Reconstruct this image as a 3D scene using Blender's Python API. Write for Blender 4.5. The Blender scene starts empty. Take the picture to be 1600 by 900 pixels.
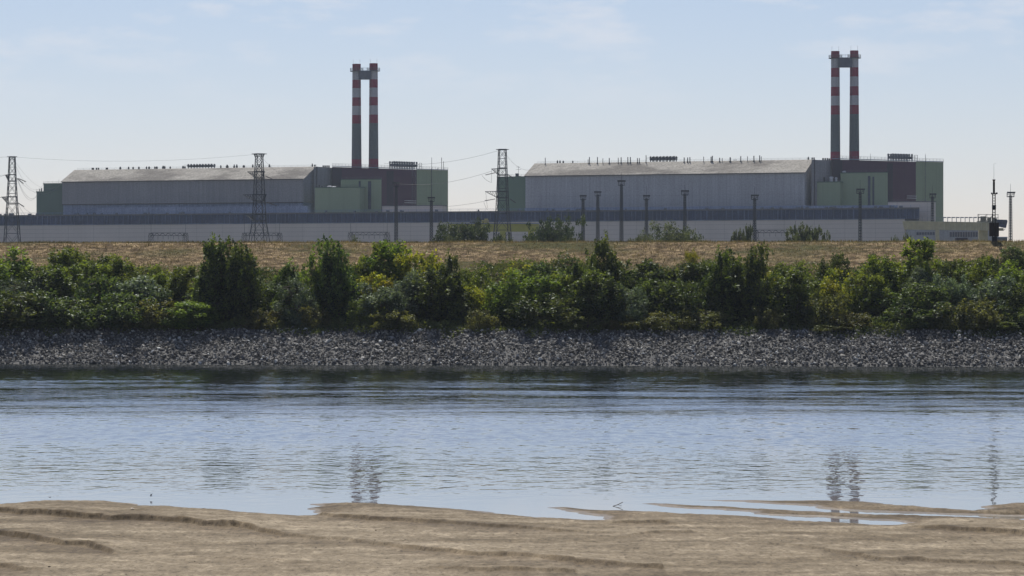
import bpy, math, random
import numpy as np
from mathutils import Vector, Matrix

# ------------------------------------------------------------------ camera, sky, sun, exposure
F, CX, YH, H = 5000.0, 800.0, 440.0, 8.5          # focal length in photo pixels, horizon row, eye height
scene = bpy.context.scene
COL = scene.collection
cam_d = bpy.data.cameras.new('camera'); cam = bpy.data.objects.new('camera', cam_d); COL.objects.link(cam)
cam.location = (0, 0, H); cam.rotation_euler = (math.radians(90), 0, 0)
cam_d.sensor_width = 36; cam_d.lens = F / 1600 * 36; cam_d.shift_y = -10 / 1600
cam_d.clip_start = 1; cam_d.clip_end = 20000
scene.camera = cam

SUN_EL, SUN_AZ = math.radians(57), math.radians(-7)   # azimuth from +Y towards +X
SUN_STRENGTH, SKY_STRENGTH, EXPOSURE = 4.6, 0.074, 0.35
sdir = Vector((math.sin(SUN_AZ) * math.cos(SUN_EL), math.cos(SUN_AZ) * math.cos(SUN_EL), math.sin(SUN_EL)))
sun_d = bpy.data.lights.new('sun', 'SUN'); sun = bpy.data.objects.new('sun', sun_d); COL.objects.link(sun)
sun_d.energy = SUN_STRENGTH; sun_d.angle = math.radians(0.53); sun_d.color = (1, .95, .87)
sun.rotation_euler = sdir.to_track_quat('Z', 'Y').to_euler()

world = bpy.data.worlds.new('World'); scene.world = world; world.use_nodes = True
nt = world.node_tree; nt.nodes.clear()
W_out = nt.nodes.new('ShaderNodeOutputWorld'); W_bg = nt.nodes.new('ShaderNodeBackground')
sky = nt.nodes.new('ShaderNodeTexSky'); sky.sky_type = 'NISHITA'; sky.sun_disc = False
sky.sun_elevation = SUN_EL; sky.sun_rotation = SUN_AZ
sky.air_density = 1.0; sky.dust_density = 0.15; sky.ozone_density = 4.0; sky.altitude = 100
tc = nt.nodes.new('ShaderNodeTexCoord')
mp = nt.nodes.new('ShaderNodeMapping'); mp.inputs['Scale'].default_value = (22, 22, 75)
nz = nt.nodes.new('ShaderNodeTexNoise'); nz.inputs['Scale'].default_value = 1.0; nz.inputs['Detail'].default_value = 7
nz.inputs['Roughness'].default_value = .6
rp = nt.nodes.new('ShaderNodeValToRGB'); rp.color_ramp.elements[0].position = .50; rp.color_ramp.elements[1].position = .70
sx = nt.nodes.new('ShaderNodeSeparateXYZ')
mr = nt.nodes.new('ShaderNodeMapRange'); mr.inputs['From Min'].default_value = .05; mr.inputs['From Max'].default_value = .085
mr.inputs['To Max'].default_value = .55
mu = nt.nodes.new('ShaderNodeMath'); mu.operation = 'MULTIPLY'
mx = nt.nodes.new('ShaderNodeMix'); mx.data_type = 'RGBA'
mx.inputs[7].default_value = (9.0, 8.7, 8.8, 1)
L = nt.links.new
L(tc.outputs['Generated'], mp.inputs['Vector']); L(mp.outputs['Vector'], nz.inputs['Vector'])
L(nz.outputs['Fac'], rp.inputs['Fac']); L(tc.outputs['Generated'], sx.inputs[0]); L(sx.outputs['Z'], mr.inputs['Value'])
L(rp.outputs['Color'], mu.inputs[0]); L(mr.outputs['Result'], mu.inputs[1]); L(mu.outputs[0], mx.inputs[0])
tn_ = nt.nodes.new('ShaderNodeMix'); tn_.data_type = 'RGBA'; tn_.blend_type = 'MULTIPLY'; tn_.inputs[0].default_value = 1
tg_ = nt.nodes.new('ShaderNodeMix'); tg_.data_type = 'RGBA'; tg_.inputs[6].default_value = (.95, .872, 1.02, 1); tg_.inputs[7].default_value = (1.06, .915, .945, 1)   # sky colour graded by height, which also colours the water's reflection
tm_ = nt.nodes.new('ShaderNodeMapRange'); tm_.inputs['From Max'].default_value = .11; L = nt.links.new
L(sx.outputs['Z'], tm_.inputs['Value']); L(tm_.outputs['Result'], tg_.inputs[0]); L(tg_.outputs[2], tn_.inputs[7])
L(sky.outputs[0], tn_.inputs[6]); L(tn_.outputs[2], mx.inputs[6]); L(mx.outputs[2], W_bg.inputs['Color'])
W_bg.inputs['Strength'].default_value = SKY_STRENGTH
L(W_bg.outputs[0], W_out.inputs['Surface'])

scene.view_settings.view_transform = 'Standard'; scene.view_settings.look = 'None'
scene.view_settings.exposure = EXPOSURE; scene.view_settings.gamma = 1
scene.view_settings.use_curve_mapping = False
scene.render.engine = 'CYCLES'
scene.cycles.max_bounces = 6; scene.cycles.diffuse_bounces = 3; scene.cycles.glossy_bounces = 3
scene.cycles.transmission_bounces = 4; scene.cycles.volume_bounces = 1; scene.cycles.transparent_max_bounces = 8
scene.cycles.use_denoising = True
HAZE = 0.000042

# ------------------------------------------------------------------ helpers
def P(px, py, Y):
    return Vector(((px - CX) / F * Y, Y, H + (YH - py) / F * Y))
def tag(o, label=None, cat=None, group=None, kind=None):
    if label: o['label'] = label
    if cat: o['category'] = cat
    if group: o['group'] = group
    if kind: o['kind'] = kind
    return o
def empty(name, loc, label, cat, group=None):
    o = bpy.data.objects.new(name, None); COL.objects.link(o); o.location = loc; o.empty_display_size = .5
    tag(o, label, cat, group); o['_l'] = 1; del o['_l']
    return o
class MB:
    """collects boxes, bars and prisms in world space, builds ONE mesh object"""
    def __init__(s): s.v = []; s.f = []; s.m = []
    def add(s, vs, fs, mi=0):
        n = len(s.v); s.v += [tuple(v) for v in vs]; s.f += [tuple(n + i for i in f) for f in fs]; s.m += [mi] * len(fs)
    def prism(s, pts, z0, z1, mi=0, top_mi=None, zt=None):
        n = len(pts)
        a = sum(pts[i][0] * pts[(i + 1) % n][1] - pts[(i + 1) % n][0] * pts[i][1] for i in range(n))
        zt = zt or [z1] * n
        if a < 0: pts = pts[::-1]; zt = zt[::-1]
        vs = [(p[0], p[1], z0) for p in pts] + [(p[0], p[1], z) for p, z in zip(pts, zt)]
        s.add(vs, [(i, (i + 1) % n, n + (i + 1) % n, n + i) for i in range(n)] + [tuple(range(n))[::-1]], mi)
        s.add(vs, [tuple(range(n, 2 * n))], mi if top_mi is None else top_mi)
    def box(s, c, size, yaw=0, mi=0):
        cx, cy, cz = c; w, d, h = [q / 2 for q in size]; ca, sa = math.cos(yaw), math.sin(yaw)
        pts = [(cx + x * ca - y * sa, cy + x * sa + y * ca) for x, y in ((-w, -d), (w, -d), (w, d), (-w, d))]
        s.prism(pts, cz - h, cz + h, mi)
    def bar(s, a, b, r, r2=None, n=4, mi=0, caps=True):
        a = Vector(a); b = Vector(b); r2 = r if r2 is None else r2
        d = (b - a)
        if d.length < 1e-6: return
        d.normalize(); up = Vector((0, 0, 1)) if abs(d.z) < .95 else Vector((0, 1, 0))
        e = d.cross(up).normalized(); g = e.cross(d)
        vs = []
        for p, rr in ((a, r), (b, r2)):
            for k in range(n):
                t = 2 * math.pi * (k + .5) / n
                vs.append(p + (e * math.cos(t) + g * math.sin(t)) * rr)
        fs = [(i, (i + 1) % n, n + (i + 1) % n, n + i) for i in range(n)]
        if caps: fs += [tuple(range(n))[::-1], tuple(range(n, 2 * n))]
        s.add(vs, fs, mi)
    def path(s, pts, r, n=4, mi=0):
        for a, b in zip(pts[:-1], pts[1:]): s.bar(a, b, r, n=n, mi=mi, caps=False)
    def build(s, name, mats, parent=None, smooth=False, origin=None):
        me = bpy.data.meshes.new(name)
        o_loc = Vector(parent.matrix_basis.translation) if parent and parent.parent is None else Vector((0, 0, 0))
        if parent and parent.parent is not None: o_loc = Vector(parent.parent.location)
        if origin is not None and parent is None: o_loc = Vector(origin)
        vs = np.array(s.v, dtype=float) - np.array(o_loc)
        me.from_pydata(vs.tolist(), [], s.f)
        if not isinstance(mats, (list, tuple)): mats = [mats]
        for m in mats: me.materials.append(m)
        me.polygons.foreach_set('material_index', s.m)
        if smooth: me.polygons.foreach_set('use_smooth', [True] * len(s.f))
        me.validate(); me.update()
        o = bpy.data.objects.new(name, me); COL.objects.link(o)
        if parent: o.parent = parent
        elif origin is not None: o.location = origin
        return o
def np_mesh(name, v, quads, mats, tint=None, smooth=False, mi=None):
    me = bpy.data.meshes.new(name); k = quads.shape[1]
    me.vertices.add(len(v)); me.vertices.foreach_set('co', np.ascontiguousarray(v, dtype=np.float32).ravel())
    me.loops.add(quads.size); me.loops.foreach_set('vertex_index', np.ascontiguousarray(quads, dtype=np.int32).ravel())
    me.polygons.add(len(quads)); me.polygons.foreach_set('loop_start', np.arange(0, quads.size, k, dtype=np.int32))
    me.polygons.foreach_set('loop_total', np.full(len(quads), k, dtype=np.int32))
    for m in (mats if isinstance(mats, (list, tuple)) else [mats]): me.materials.append(m)
    if mi is not None: me.polygons.foreach_set('material_index', mi.astype(np.int32))
    me.polygons.foreach_set('use_smooth', np.full(len(quads), smooth))
    if tint is not None:
        a = me.attributes.new('tint', 'FLOAT', 'FACE' if len(tint) == len(quads) else 'POINT')
        a.data.foreach_set('value', tint.astype(np.float32))
    me.update(calc_edges=True); me.validate()
    return me
def link(name, me, loc=(0, 0, 0), parent=None):
    o = bpy.data.objects.new(name, me); COL.objects.link(o); o.location = loc
    if parent: o.parent = parent
    return o
def hash2(ix, iy, seed):
    n = (ix.astype(np.int64) * 374761393 + iy.astype(np.int64) * 668265263 + seed * 1442695041) & 0x7fffffff
    n = ((n ^ (n >> 13)) * 1274126177) & 0x7fffffff
    return ((n ^ (n >> 16)) & 0xffff) / 65535.0
def vnoise(x, y, seed=0):
    x0 = np.floor(x); y0 = np.floor(y); fx = x - x0; fy = y - y0
    fx = fx * fx * (3 - 2 * fx); fy = fy * fy * (3 - 2 * fy)
    a = hash2(x0, y0, seed); b = hash2(x0 + 1, y0, seed); c = hash2(x0, y0 + 1, seed); d = hash2(x0 + 1, y0 + 1, seed)
    return (a * (1 - fx) + b * fx) * (1 - fy) + (c * (1 - fx) + d * fx) * fy
def fbm(x, y, seed=0, o=4):
    r = 0; a = .5; s = 0
    for k in range(o):
        r = r + a * vnoise(x * 2 ** k + 17.3 * k, y * 2 ** k + 9.1 * k, seed + k); s += a; a *= .5
    return r / s

# ------------------------------------------------------------------ materials
class NM:
    def __init__(s, name):
        s.m = bpy.data.materials.new(name); s.m.use_nodes = True; s.t = s.m.node_tree; s.t.nodes.clear()
        s.out = s.t.nodes.new('ShaderNodeOutputMaterial')
    def n(s, typ, **kw):
        nd = s.t.nodes.new(typ)
        for k, v in kw.items():
            if k.startswith('_'): setattr(nd, k[1:], v)
            else:
                key = k.replace('__', ' ')
                nd.inputs[key].default_value = v
        return nd
    def l(s, a, b): s.t.links.new(a, b)
    def ramp(s, fac, stops):
        r = s.t.nodes.new('ShaderNodeValToRGB'); e = r.color_ramp.elements
        while len(e) < len(stops): e.new(.5)
        for q, (p, c) in zip(e, stops): q.position = p; q.color = (*c, 1) if len(c) == 3 else c
        s.l(fac, r.inputs['Fac']); return r.outputs['Color']
    def noise(s, vec, scale, detail=4, rough=.6):
        nd = s.n('ShaderNodeTexNoise', Scale=scale, Detail=detail, Roughness=rough); s.l(vec, nd.inputs['Vector']); return nd.outputs['Fac']
    def math(s, op, a, b=None, c=None):
        nd = s.t.nodes.new('ShaderNodeMath'); nd.operation = op
        for i, q in enumerate((a, b, c)):
            if q is None: continue
            if isinstance(q, (int, float)): nd.inputs[i].default_value = q
            else: s.l(q, nd.inputs[i])
        return nd.outputs[0]
    def mix(s, fac, a, b, blend='MIX'):
        nd = s.t.nodes.new('ShaderNodeMix'); nd.data_type = 'RGBA'; nd.blend_type = blend
        for i, q in ((0, fac), (6, a), (7, b)):
            if isinstance(q, (int, float)): nd.inputs[i].default_value = q
            elif isinstance(q, tuple): nd.inputs[i].default_value = (*q, 1)
            else: s.l(q, nd.inputs[i])
        return nd.outputs[2]
    def pos(s): return s.t.nodes.new('ShaderNodeNewGeometry').outputs['Position']
    def mapping(s, vec, scale):
        m = s.n('ShaderNodeMapping', Scale=scale); s.l(vec, m.inputs['Vector']); return m.outputs[0]
    def done(s, shader): s.l(shader, s.out.inputs['Surface']); return s.m
def simple(name, col, rough=.7, metal=0, var=.25, scale=.6, spec=.3, bump=0):
    M = NM(name); p = M.pos(); f = M.noise(p, scale, 6)
    c = M.ramp(f, [(.3, tuple(q * (1 - var) for q in col)), (.7, tuple(min(1, q * (1 + var)) for q in col))])
    b = M.n('ShaderNodeBsdfPrincipled', Roughness=rough, Metallic=metal); b.inputs['Specular IOR Level'].default_value = spec
    M.l(c, b.inputs['Base Color'])
    if bump:
        bn = M.n('ShaderNodeBump', Distance=bump, Strength=1); M.l(M.noise(p, scale * 8, 5), bn.inputs['Height']); M.l(bn.outputs[0], b.inputs['Normal'])
    return M.done(b.outputs[0])
PSI = math.radians(21)
UH = Vector((math.cos(PSI), -math.sin(PSI), 0)); VH = Vector((math.sin(PSI), math.cos(PSI), 0))
def wall_mat(name, col, joint=(0, 0), line=.82, var=.1, streak=.12, rough=.75):
    """cladding: horizontal and vertical joints in metres along the plant's own axes, rain streaks"""
    M = NM(name); p = M.pos()
    dt = M.n('ShaderNodeVectorMath', _operation='DOT_PRODUCT'); M.l(p, dt.inputs[0]); dt.inputs[1].default_value = UH + VH * .35
    sp = M.n('ShaderNodeSeparateXYZ'); M.l(p, sp.inputs[0]); u = dt.outputs['Value']; z = sp.outputs['Z']
    cb = M.n('ShaderNodeCombineXYZ'); M.l(u, cb.inputs[0]); M.l(z, cb.inputs[1]); v = cb.outputs[0]
    f = M.noise(M.mapping(v, (.06, .05, 1)), 1, 5)
    c = M.ramp(f, [(.3, tuple(q * (1 - var) for q in col)), (.7, tuple(q * (1 + var) for q in col))])
    s = M.noise(M.mapping(v, (1.1, .03, 1)), 1, 4, .7)
    c = M.mix(1.0, c, M.ramp(s, [(.3, (1 - streak,) * 3), (.7, (1, 1, 1))]), 'MULTIPLY')
    fine = M.noise(v, 1.6, 2, .5)
    c = M.mix(1.0, c, M.ramp(fine, [(.35, (1 - streak * .8,) * 3), (.65, (1, 1, 1))]), 'MULTIPLY')
    for k, (coord, step) in enumerate(((u, joint[0]), (z, joint[1]))):
        if step:
            fr = M.math('FRACT', M.math('DIVIDE', coord, step)); w = .22 / step
            g = M.math('LESS_THAN', fr, w)
            c = M.mix(g, c, M.mix(1.0, c, (line,) * 3, 'MULTIPLY'))
    b = M.n('ShaderNodeBsdfPrincipled', Roughness=rough); b.inputs['Specular IOR Level'].default_value = .25
    M.l(c, b.inputs['Base Color']); return M.done(b.outputs[0])
def leaf_mat(name, dark, light, trans=.4):
    M = NM(name)
    at = M.n('ShaderNodeAttribute', _attribute_name='tint')
    oi = M.n('ShaderNodeObjectInfo')
    c = M.ramp(at.outputs['Fac'], [(0, dark), (1, light)])
    hs = M.n('ShaderNodeHueSaturation'); M.l(c, hs.inputs['Color'])
    M.l(M.math('MULTIPLY_ADD', oi.outputs['Random'], .035, .470), hs.inputs['Hue'])
    M.l(M.math('MULTIPLY_ADD', oi.outputs['Random'], .4, .8), hs.inputs['Value'])
    c = hs.outputs[0]
    d = M.n('ShaderNodeBsdfDiffuse'); t = M.n('ShaderNodeBsdfTranslucent'); g = M.n('ShaderNodeBsdfGlossy', Roughness=.45)
    M.l(c, d.inputs['Color']); M.l(M.mix(1.0, c, (1.5, 1.55, .7), 'MULTIPLY'), t.inputs['Color']); g.inputs['Color'].default_value = (.6, .65, .6, 1)
    m1 = M.n('ShaderNodeMixShader', Fac=trans); M.l(d.outputs[0], m1.inputs[1]); M.l(t.outputs[0], m1.inputs[2])
    m2 = M.n('ShaderNodeMixShader', Fac=.04); M.l(m1.outputs[0], m2.inputs[1]); M.l(g.outputs[0], m2.inputs[2])
    return M.done(m2.outputs[0])

M_steel = simple('galvanised_steel', (.10, .11, .12), .5, .3, .3)
M_darksteel = simple('dark_steel', (.035, .035, .04), .6, .2)
M_rust = simple('brown_painted_steel', (.028, .02, .017), .7, 0, .4)
M_duct = simple('grey_duct_metal', (.09, .10, .125), .6)
M_red = wall_mat('red_band_paint', (.25, .018, .052), (0, 0), 1, .12, .25)
M_white = wall_mat('white_band_paint', (.45, .45, .47), (0, 0), 1, .1, .25)
M_conc = wall_mat('chimney_concrete', (.13, .155, .155), (0, 2.4), .93, .1, .25)
M_hall = wall_mat('grey_hall_cladding', (.27, .268, .275), (9.0, 0), .9, .06, .24)
M_hall2 = wall_mat('ribbed_blue_grey_cladding', (.43, .44, .455), (1.7, 11.5), .88, .08, .26)
M_blue = wall_mat('blue_translucent_strip', (.27, .33, .46), (14.0, 0), .55, .18, .4)
M = NM('pale_weathered_roofing'); p = M.pos()
c = M.ramp(M.noise(M.mapping(p, (.25, .5, .5)), 1, 6, .7), [(.3, (.235, .224, .20)), (.7, (.36, .342, .305))])
c = M.mix(1.0, c, M.ramp(M.noise(M.mapping(p, (.022, .03, .10)), 1, 4, .6), [(.40, (.55, .54, .54)), (.50, (1, 1, 1))]), 'MULTIPLY')
c = M.mix(1.0, c, M.ramp(M.noise(M.mapping(p, (1.2, 1.2, 2)), 1, 3, .7), [(.35, (.66,) * 3), (.62, (1.1, 1.1, 1.1))]), 'MULTIPLY')
b = M.n('ShaderNodeBsdfPrincipled', Roughness=.95); b.inputs['Specular IOR Level'].default_value = .1; M.l(c, b.inputs['Base Color'])
M_roof = M.done(b.outputs[0])
M_maroon = wall_mat('maroon_cladding', (.062, .018, .046), (6.0, 0), .8, .1, .12)
M_maroon2 = wall_mat('dark_plum_cladding', (.022, .012, .028), (0, 0), .8, .1, .1)
M_green = wall_mat('sage_green_cladding', (.25, .31, .20), (7.0, 0), .9, .06, .08)
M_green2 = wall_mat('dark_sage_cladding', (.085, .135, .10), (0, 0), .85, .06, .1)
M_cream = wall_mat('pale_panel_wall', (.60, .54, .49), (13.0, 1.9), .80, .06, .06)
M_band = wall_mat('blue_grey_ribbed_band', (.052, .080, .165), (2.6, 0), .6, .2, .5)
M_rib = simple('band_rib', (.085, .11, .18), .6, 0, .6, .15)
M_mull = simple('pale_band_rib', (.17, .20, .26), .6, 0, .5, .15)
M_flat = simple('flat_roof_membrane', (.11, .11, .12), .9)
M_glass = simple('dark_window_glass', (.02, .035, .07), .15, 0, .4, .5, .6)
M_crane = simple('yellow_green_crane_paint', (.36, .34, .06), .6, 0, .12)
M_cranec = simple('cream_crane_paint', (.46, .41, .26), .7, 0, .15)
M_cabin = simple('dark_blue_cabin_paint', (.02, .03, .075), .4)
M_wire = simple('aluminium_wire', (.05, .05, .055), .7, 0)
M_ins = simple('brown_porcelain', (.05, .04, .04), .3)
M_bark = simple('grey_brown_bark', (.09, .07, .05), .9, 0, .3, 3)

LEAF = {
 'D': leaf_mat('dense_dark_leaves', (.014, .028, .009), (.125, .175, .038), .46),
 'G': leaf_mat('bright_green_leaves', (.026, .052, .012), (.17, .22, .036), .5),
 'Y': leaf_mat('yellow_green_leaves', (.085, .11, .012), (.28, .27, .035), .5),
 'S': leaf_mat('silver_green_leaves', (.045, .070, .045), (.17, .21, .15), .35),
 'O': leaf_mat('olive_brown_leaves', (.036, .045, .015), (.15, .15, .048), .45),
 'B': leaf_mat('mid_green_leaves', (.022, .040, .014), (.095, .120, .038), .45),
 'L': leaf_mat('pale_olive_leaves', (.040, .052, .032), (.12, .135, .078), .4),
 'H': leaf_mat('dull_green_leaves', (.020, .032, .018), (.065, .085, .045), .35),
}

# ------------------------------------------------------------------ terrain of the far bank, levee and plain
def bank_y(x): return 325.0 - .11 * 160 * np.tanh(np.asarray(x, dtype=float) / 160)
PROF_S = [-60, -8, 0, 7.6, 20, 40.5, 46, 64, 5000]
PROF_Z = [-5, -2.6, 0, 3.35, 5.1, 12.95, 13.0, 9.0, 9.0]
def ter_z(x, y):
    x = np.asarray(x, float); y = np.asarray(y, float)
    s = y - bank_y(x); z = np.interp(s, PROF_S, PROF_Z)
    amp = np.interp(s, [0, 8, 20, 26, 40, 50, 70], [.1, .3, .5, .3, .12, .30, .3])
    return z + amp * (fbm(x / 5, y / 5, 3, 3) - .5) + .06 * (fbm(x / .9, y / .9, 8, 2) - .5)
def grid(xs, ys):
    X, Y = np.meshgrid(xs, ys); n, m = X.shape; i = np.arange(n * m).reshape(n, m)
    q = np.stack([i[:-1, :-1].ravel(), i[:-1, 1:].ravel(), i[1:, 1:].ravel(), i[1:, :-1].ravel()], 1)
    return X, Y, q
xs = np.concatenate([[-3000, -2000, -1000, -500, -300, -200, -150, -110], np.arange(-90, 90.1, .5), [110, 150, 200, 300, 500, 1000, 2000, 3000]])
ss = np.concatenate([[-60, -20, -8, -4, -2], np.arange(-1, 66, .4), [70, 90, 140, 300, 700, 1500, 2600]])
XX, SS, q = grid(xs, ss)
YY = SS + bank_y(XX); ZZ = ter_z(XX, YY)
smid = (SS[:-1, :-1] + .2).ravel()
mi = np.where(smid < 8.5, 0, np.where(smid < 23, 1, np.where(smid < 66, 2, 1)))

M = NM('rubble_and_silt'); p = M.pos()
c = M.ramp(M.noise(p, 3, 6, .7), [(.3, (.03, .03, .03)), (.7, (.10, .10, .10))]); b = M.n('ShaderNodeBsdfPrincipled', Roughness=.9); M.l(c, b.inputs['Base Color'])
M_rubble = M.done(b.outputs[0])
M = NM('dark_soil'); p = M.pos()
c = M.ramp(M.noise(p, .8, 6, .7), [(.3, (.025, .028, .015)), (.7, (.07, .065, .035))]); b = M.n('ShaderNodeBsdfPrincipled', Roughness=.95); M.l(c, b.inputs['Base Color'])
M_soil = M.done(b.outputs[0])
M = NM('dry_levee_turf'); p = M.pos()
big = M.noise(M.mapping(p, (.06, .22, .3)), 1, 5, .65); fine = M.noise(M.mapping(p, (.8, 1.3, 2.6)), 1, 7, .75)
c = M.ramp(fine, [(.38, (.060, .040, .022)), (.5, (.17, .122, .070)), (.64, (.40, .30, .165))])
gr = M.ramp(fine, [(.3, (.035, .042, .018)), (.7, (.13, .12, .05))])
c = M.mix(M.ramp(big, [(.47, (0, 0, 0)), (.62, (1, 1, 1))]), c, gr)
b = M.n('ShaderNodeBsdfPrincipled', Roughness=.95); b.inputs['Specular IOR Level'].default_value = .1; M.l(c, b.inputs['Base Color'])
bn = M.n('ShaderNodeBump', Distance=.35, Strength=1); M.l(fine, bn.inputs['Height']); M.l(bn.outputs[0], b.inputs['Normal'])
M_turf = M.done(b.outputs[0])
me = np_mesh('far_bank_ground', np.stack([XX.ravel(), YY.ravel(), ZZ.ravel()], 1), q, [M_rubble, M_soil, M_turf], smooth=True, mi=mi)
tag(link('ground', me), kind='structure')

# ------------------------------------------------------------------ water
M = NM('river_water'); p = M.pos()
sp = M.n('ShaderNodeSeparateXYZ'); M.l(p, sp.inputs[0]); Yc = sp.outputs['Y']
wob = M.noise(M.mapping(p, (.014, .06, 0)), 1, 4, .6)
yw = M.math('ADD', Yc, M.math('MULTIPLY', M.math('SUBTRACT', wob, .5), 34))
yn = M.math('DIVIDE', yw, 400)
amp = M.ramp(yn, [(.30, (.10,) * 3), (.34, (.18,) * 3), (.41, (.28,) * 3), (.44, (.27,) * 3), (.50, (.30,) * 3), (.56, (.46,) * 3), (.66, (.30,) * 3), (.74, (.20,) * 3)])
lean = M.ramp(yn, [(.30, (.002,) * 3), (.35, (.004,) * 3), (.395, (.012,) * 3), (.43, (.038,) * 3), (.49, (.038,) * 3), (.525, (.012,) * 3), (.62, (.012,) * 3), (.74, (.045,) * 3)])
stk = M.noise(M.mapping(p, (.03, .10, 0)), 1, 5, .7)
stk2 = M.ramp(stk, [(.49, (0, 0, 0)), (.58, (1, 1, 1))])
stk3 = M.ramp(M.noise(M.mapping(p, (.16, .34, 0)), 1, 4, .7), [(.54, (0, 0, 0)), (.64, (1, 1, 1))])
stk2 = M.math('MAXIMUM', stk2, M.math('MULTIPLY', stk3, .7))
farm = M.ramp(M.math('DIVIDE', Yc, 400), [(.47, (0, 0, 0)), (.54, (.7,) * 3), (.63, (.55,) * 3), (.72, (.15,) * 3), (.81, (0, 0, 0))])
amp = M.math('ADD', amp, M.math('MULTIPLY', stk2, M.math('MULTIPLY', farm, .5)))
shore = M.ramp(M.math('DIVIDE', Yc, 400), [(.297, (0.01,) * 3), (.325, (1, 1, 1))])
amp = M.math('MULTIPLY', amp, shore)
h1 = M.noise(M.mapping(p, (.75, .5, 0)), 1.0, 2, .55)
h2 = M.noise(M.mapping(p, (1.8, 1.5, 0)), 1.0, 2, .5)
hh = M.math('ADD', M.math('MULTIPLY', h1, .15), M.math('MULTIPLY', h2, .045))
hh = M.math('MULTIPLY', hh, amp)
bn = M.n('ShaderNodeBump', Distance=1, Strength=1); M.l(hh, bn.inputs['Height'])
b = M.n('ShaderNodeBsdfPrincipled', Roughness=.025, IOR=1.44)
M.l(M.ramp(M.math('DIVIDE', Yc, 400), [(.29, (.17, .165, .15)), (.32, (.12, .12, .115)), (.37, (.10, .105, .105)), (.50, (.105, .112, .115)), (.58, (.012, .016, .014))]), b.inputs['Base Color'])  # pale silty shallows; mid-river also lightened in colour to stand for reflected sky
b.inputs['Specular IOR Level'].default_value = .5
# short wind waves: tilt added towards the near bank, so mid-river mirrors higher sky
ln_ = M.noise(M.mapping(p, (1.1, .30, 0)), 1.0, 3, .65)
lean = M.math('MULTIPLY', lean, M.math('MULTIPLY_ADD', ln_, 3.2, -.6))
lean = M.math('ADD', lean, M.math('MULTIPLY', M.math('MULTIPLY', stk2, farm), .07))
lv = M.n('ShaderNodeCombineXYZ'); M.l(M.math('MULTIPLY', lean, -1), lv.inputs[1])
ad = M.n('ShaderNodeVectorMath', _operation='ADD'); M.l(bn.outputs[0], ad.inputs[0]); M.l(lv.outputs[0], ad.inputs[1])
nn = M.n('ShaderNodeVectorMath', _operation='NORMALIZE'); M.l(ad.outputs[0], nn.inputs[0])
M.l(nn.outputs[0], b.inputs['Normal'])
M_water = M.done(b.outputs[0])
X, Y, q = grid(np.array([-2900, -600, -100, 0, 100, 600, 2900.]), np.array([60., 110, 150, 200, 260, 345]))
Y = Y + (Y > 300) * (bank_y(X) - 325 + 3)
tag(link('water', np_mesh('river_water', np.stack([X.ravel(), Y.ravel(), 0 * X.ravel()], 1), q, M_water)), kind='structure')

# ------------------------------------------------------------------ sandbank in the foreground
def g0(px, py, z=0.0):
    Yw = (H - z) * F / (py - YH); return ((px - CX) / F * Yw, Yw)
main = [(-9000, 860), (-1000, 810), (-300, 800), (-100, 795), (0, 790), (30, 785), (70, 782), (100, 782), (160, 785), (230, 790), (300, 794), (380, 800), (440, 804), (485, 806.5), (503, 804.5), (488, 801), (484, 796),
 (492, 790), (510, 786.5), (560, 786), (620, 789), (700, 794), (760, 800), (800, 804), (850, 809), (900, 812), (930, 813), (940, 810), (925, 806), (905, 801), (870, 797), (850, 794), (880, 792.5), (920, 795),
 (960, 797), (1000, 799), (1050, 801), (1100, 804), (1150, 806.5), (1200, 810), (1250, 813.5), (1300, 817.5), (1350, 820), (1385, 820.5), (1400, 818), (1392, 814), (1350, 812), (1280, 808), (1240, 806), (1180, 801),
 (1130, 797), (1080, 794.5), (1020, 789), (1005, 787), (1030, 786.5), (1080, 789), (1140, 792), (1200, 795.5), (1260, 799), (1300, 801.8), (1400, 805.5), (1500, 809), (1600, 812), (1750, 816), (2500, 825), (9000, 860)]
bar2 = [(1085, 781), (1150, 783.5), (1200, 786.5), (1250, 790), (1300, 796), (1340, 798.5), (1400, 801), (1500, 804), (1600, 807), (1700, 810), (1700, 802), (1620, 800), (1560, 798.5), (1500, 796.5), (1450, 793), (1400, 788), (1350, 784), (1300, 782.5), (1230, 782), (1150, 781)]
bar3 = [(1534, 797), (1560, 800), (1620, 803), (1750, 806), (1750, 785), (1650, 785), (1590, 786.5), (1555, 789), (1536, 793)]
def world_poly(pl, close=None):
    w = [g0(*p) for p in pl]
    if close: w += close
    return np.array(w)
wm = world_poly(main); wm = np.vstack([wm, [[wm[-1][0], -60], [wm[0][0], -60]]])
polys = [wm, world_poly(bar2), world_poly(bar3)]
def sdf(poly, X, Y):
    d2 = np.full(X.shape, 1e18); ins = np.zeros(X.shape, bool); n = len(poly)
    for i in range(n):
        ax, ay = poly[i]; bx, by = poly[(i + 1) % n]; ex, ey = bx - ax, by - ay
        t = np.clip(((X - ax) * ex + (Y - ay) * ey) / (ex * ex + ey * ey + 1e-12), 0, 1)
        d2 = np.minimum(d2, (X - ax - t * ex) ** 2 + (Y - ay - t * ey) ** 2)
        if ay != by:
            c = ((ay > Y) != (by > Y)) & (X < ex * (Y - ay) / (by - ay) + ax); ins ^= c
    d = np.sqrt(d2); return np.where(ins, d, -d)
xs = np.concatenate([[-170, -120, -80, -50, -35, -28], np.arange(-24, 24.01, .065), [28, 35, 50, 80, 120, 170]])
ys = np.concatenate([[-40, -20, 0, 20, 40, 55, 65, 72, 78, 82, 85, 87], np.arange(88.5, 128, .085), [129, 131, 134, 140, 160]])
X, Y, q = grid(xs, ys)
Xj = X + (fbm(X / 1.3, Y / 1.3, 21, 4) - .5) * 1.3; Yj = Y + (fbm(X / 1.6, Y / 1.6, 31, 4) - .5) * 1.5
sd = np.max([sdf(p, Xj, Yj) for p in polys], axis=0)
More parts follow.
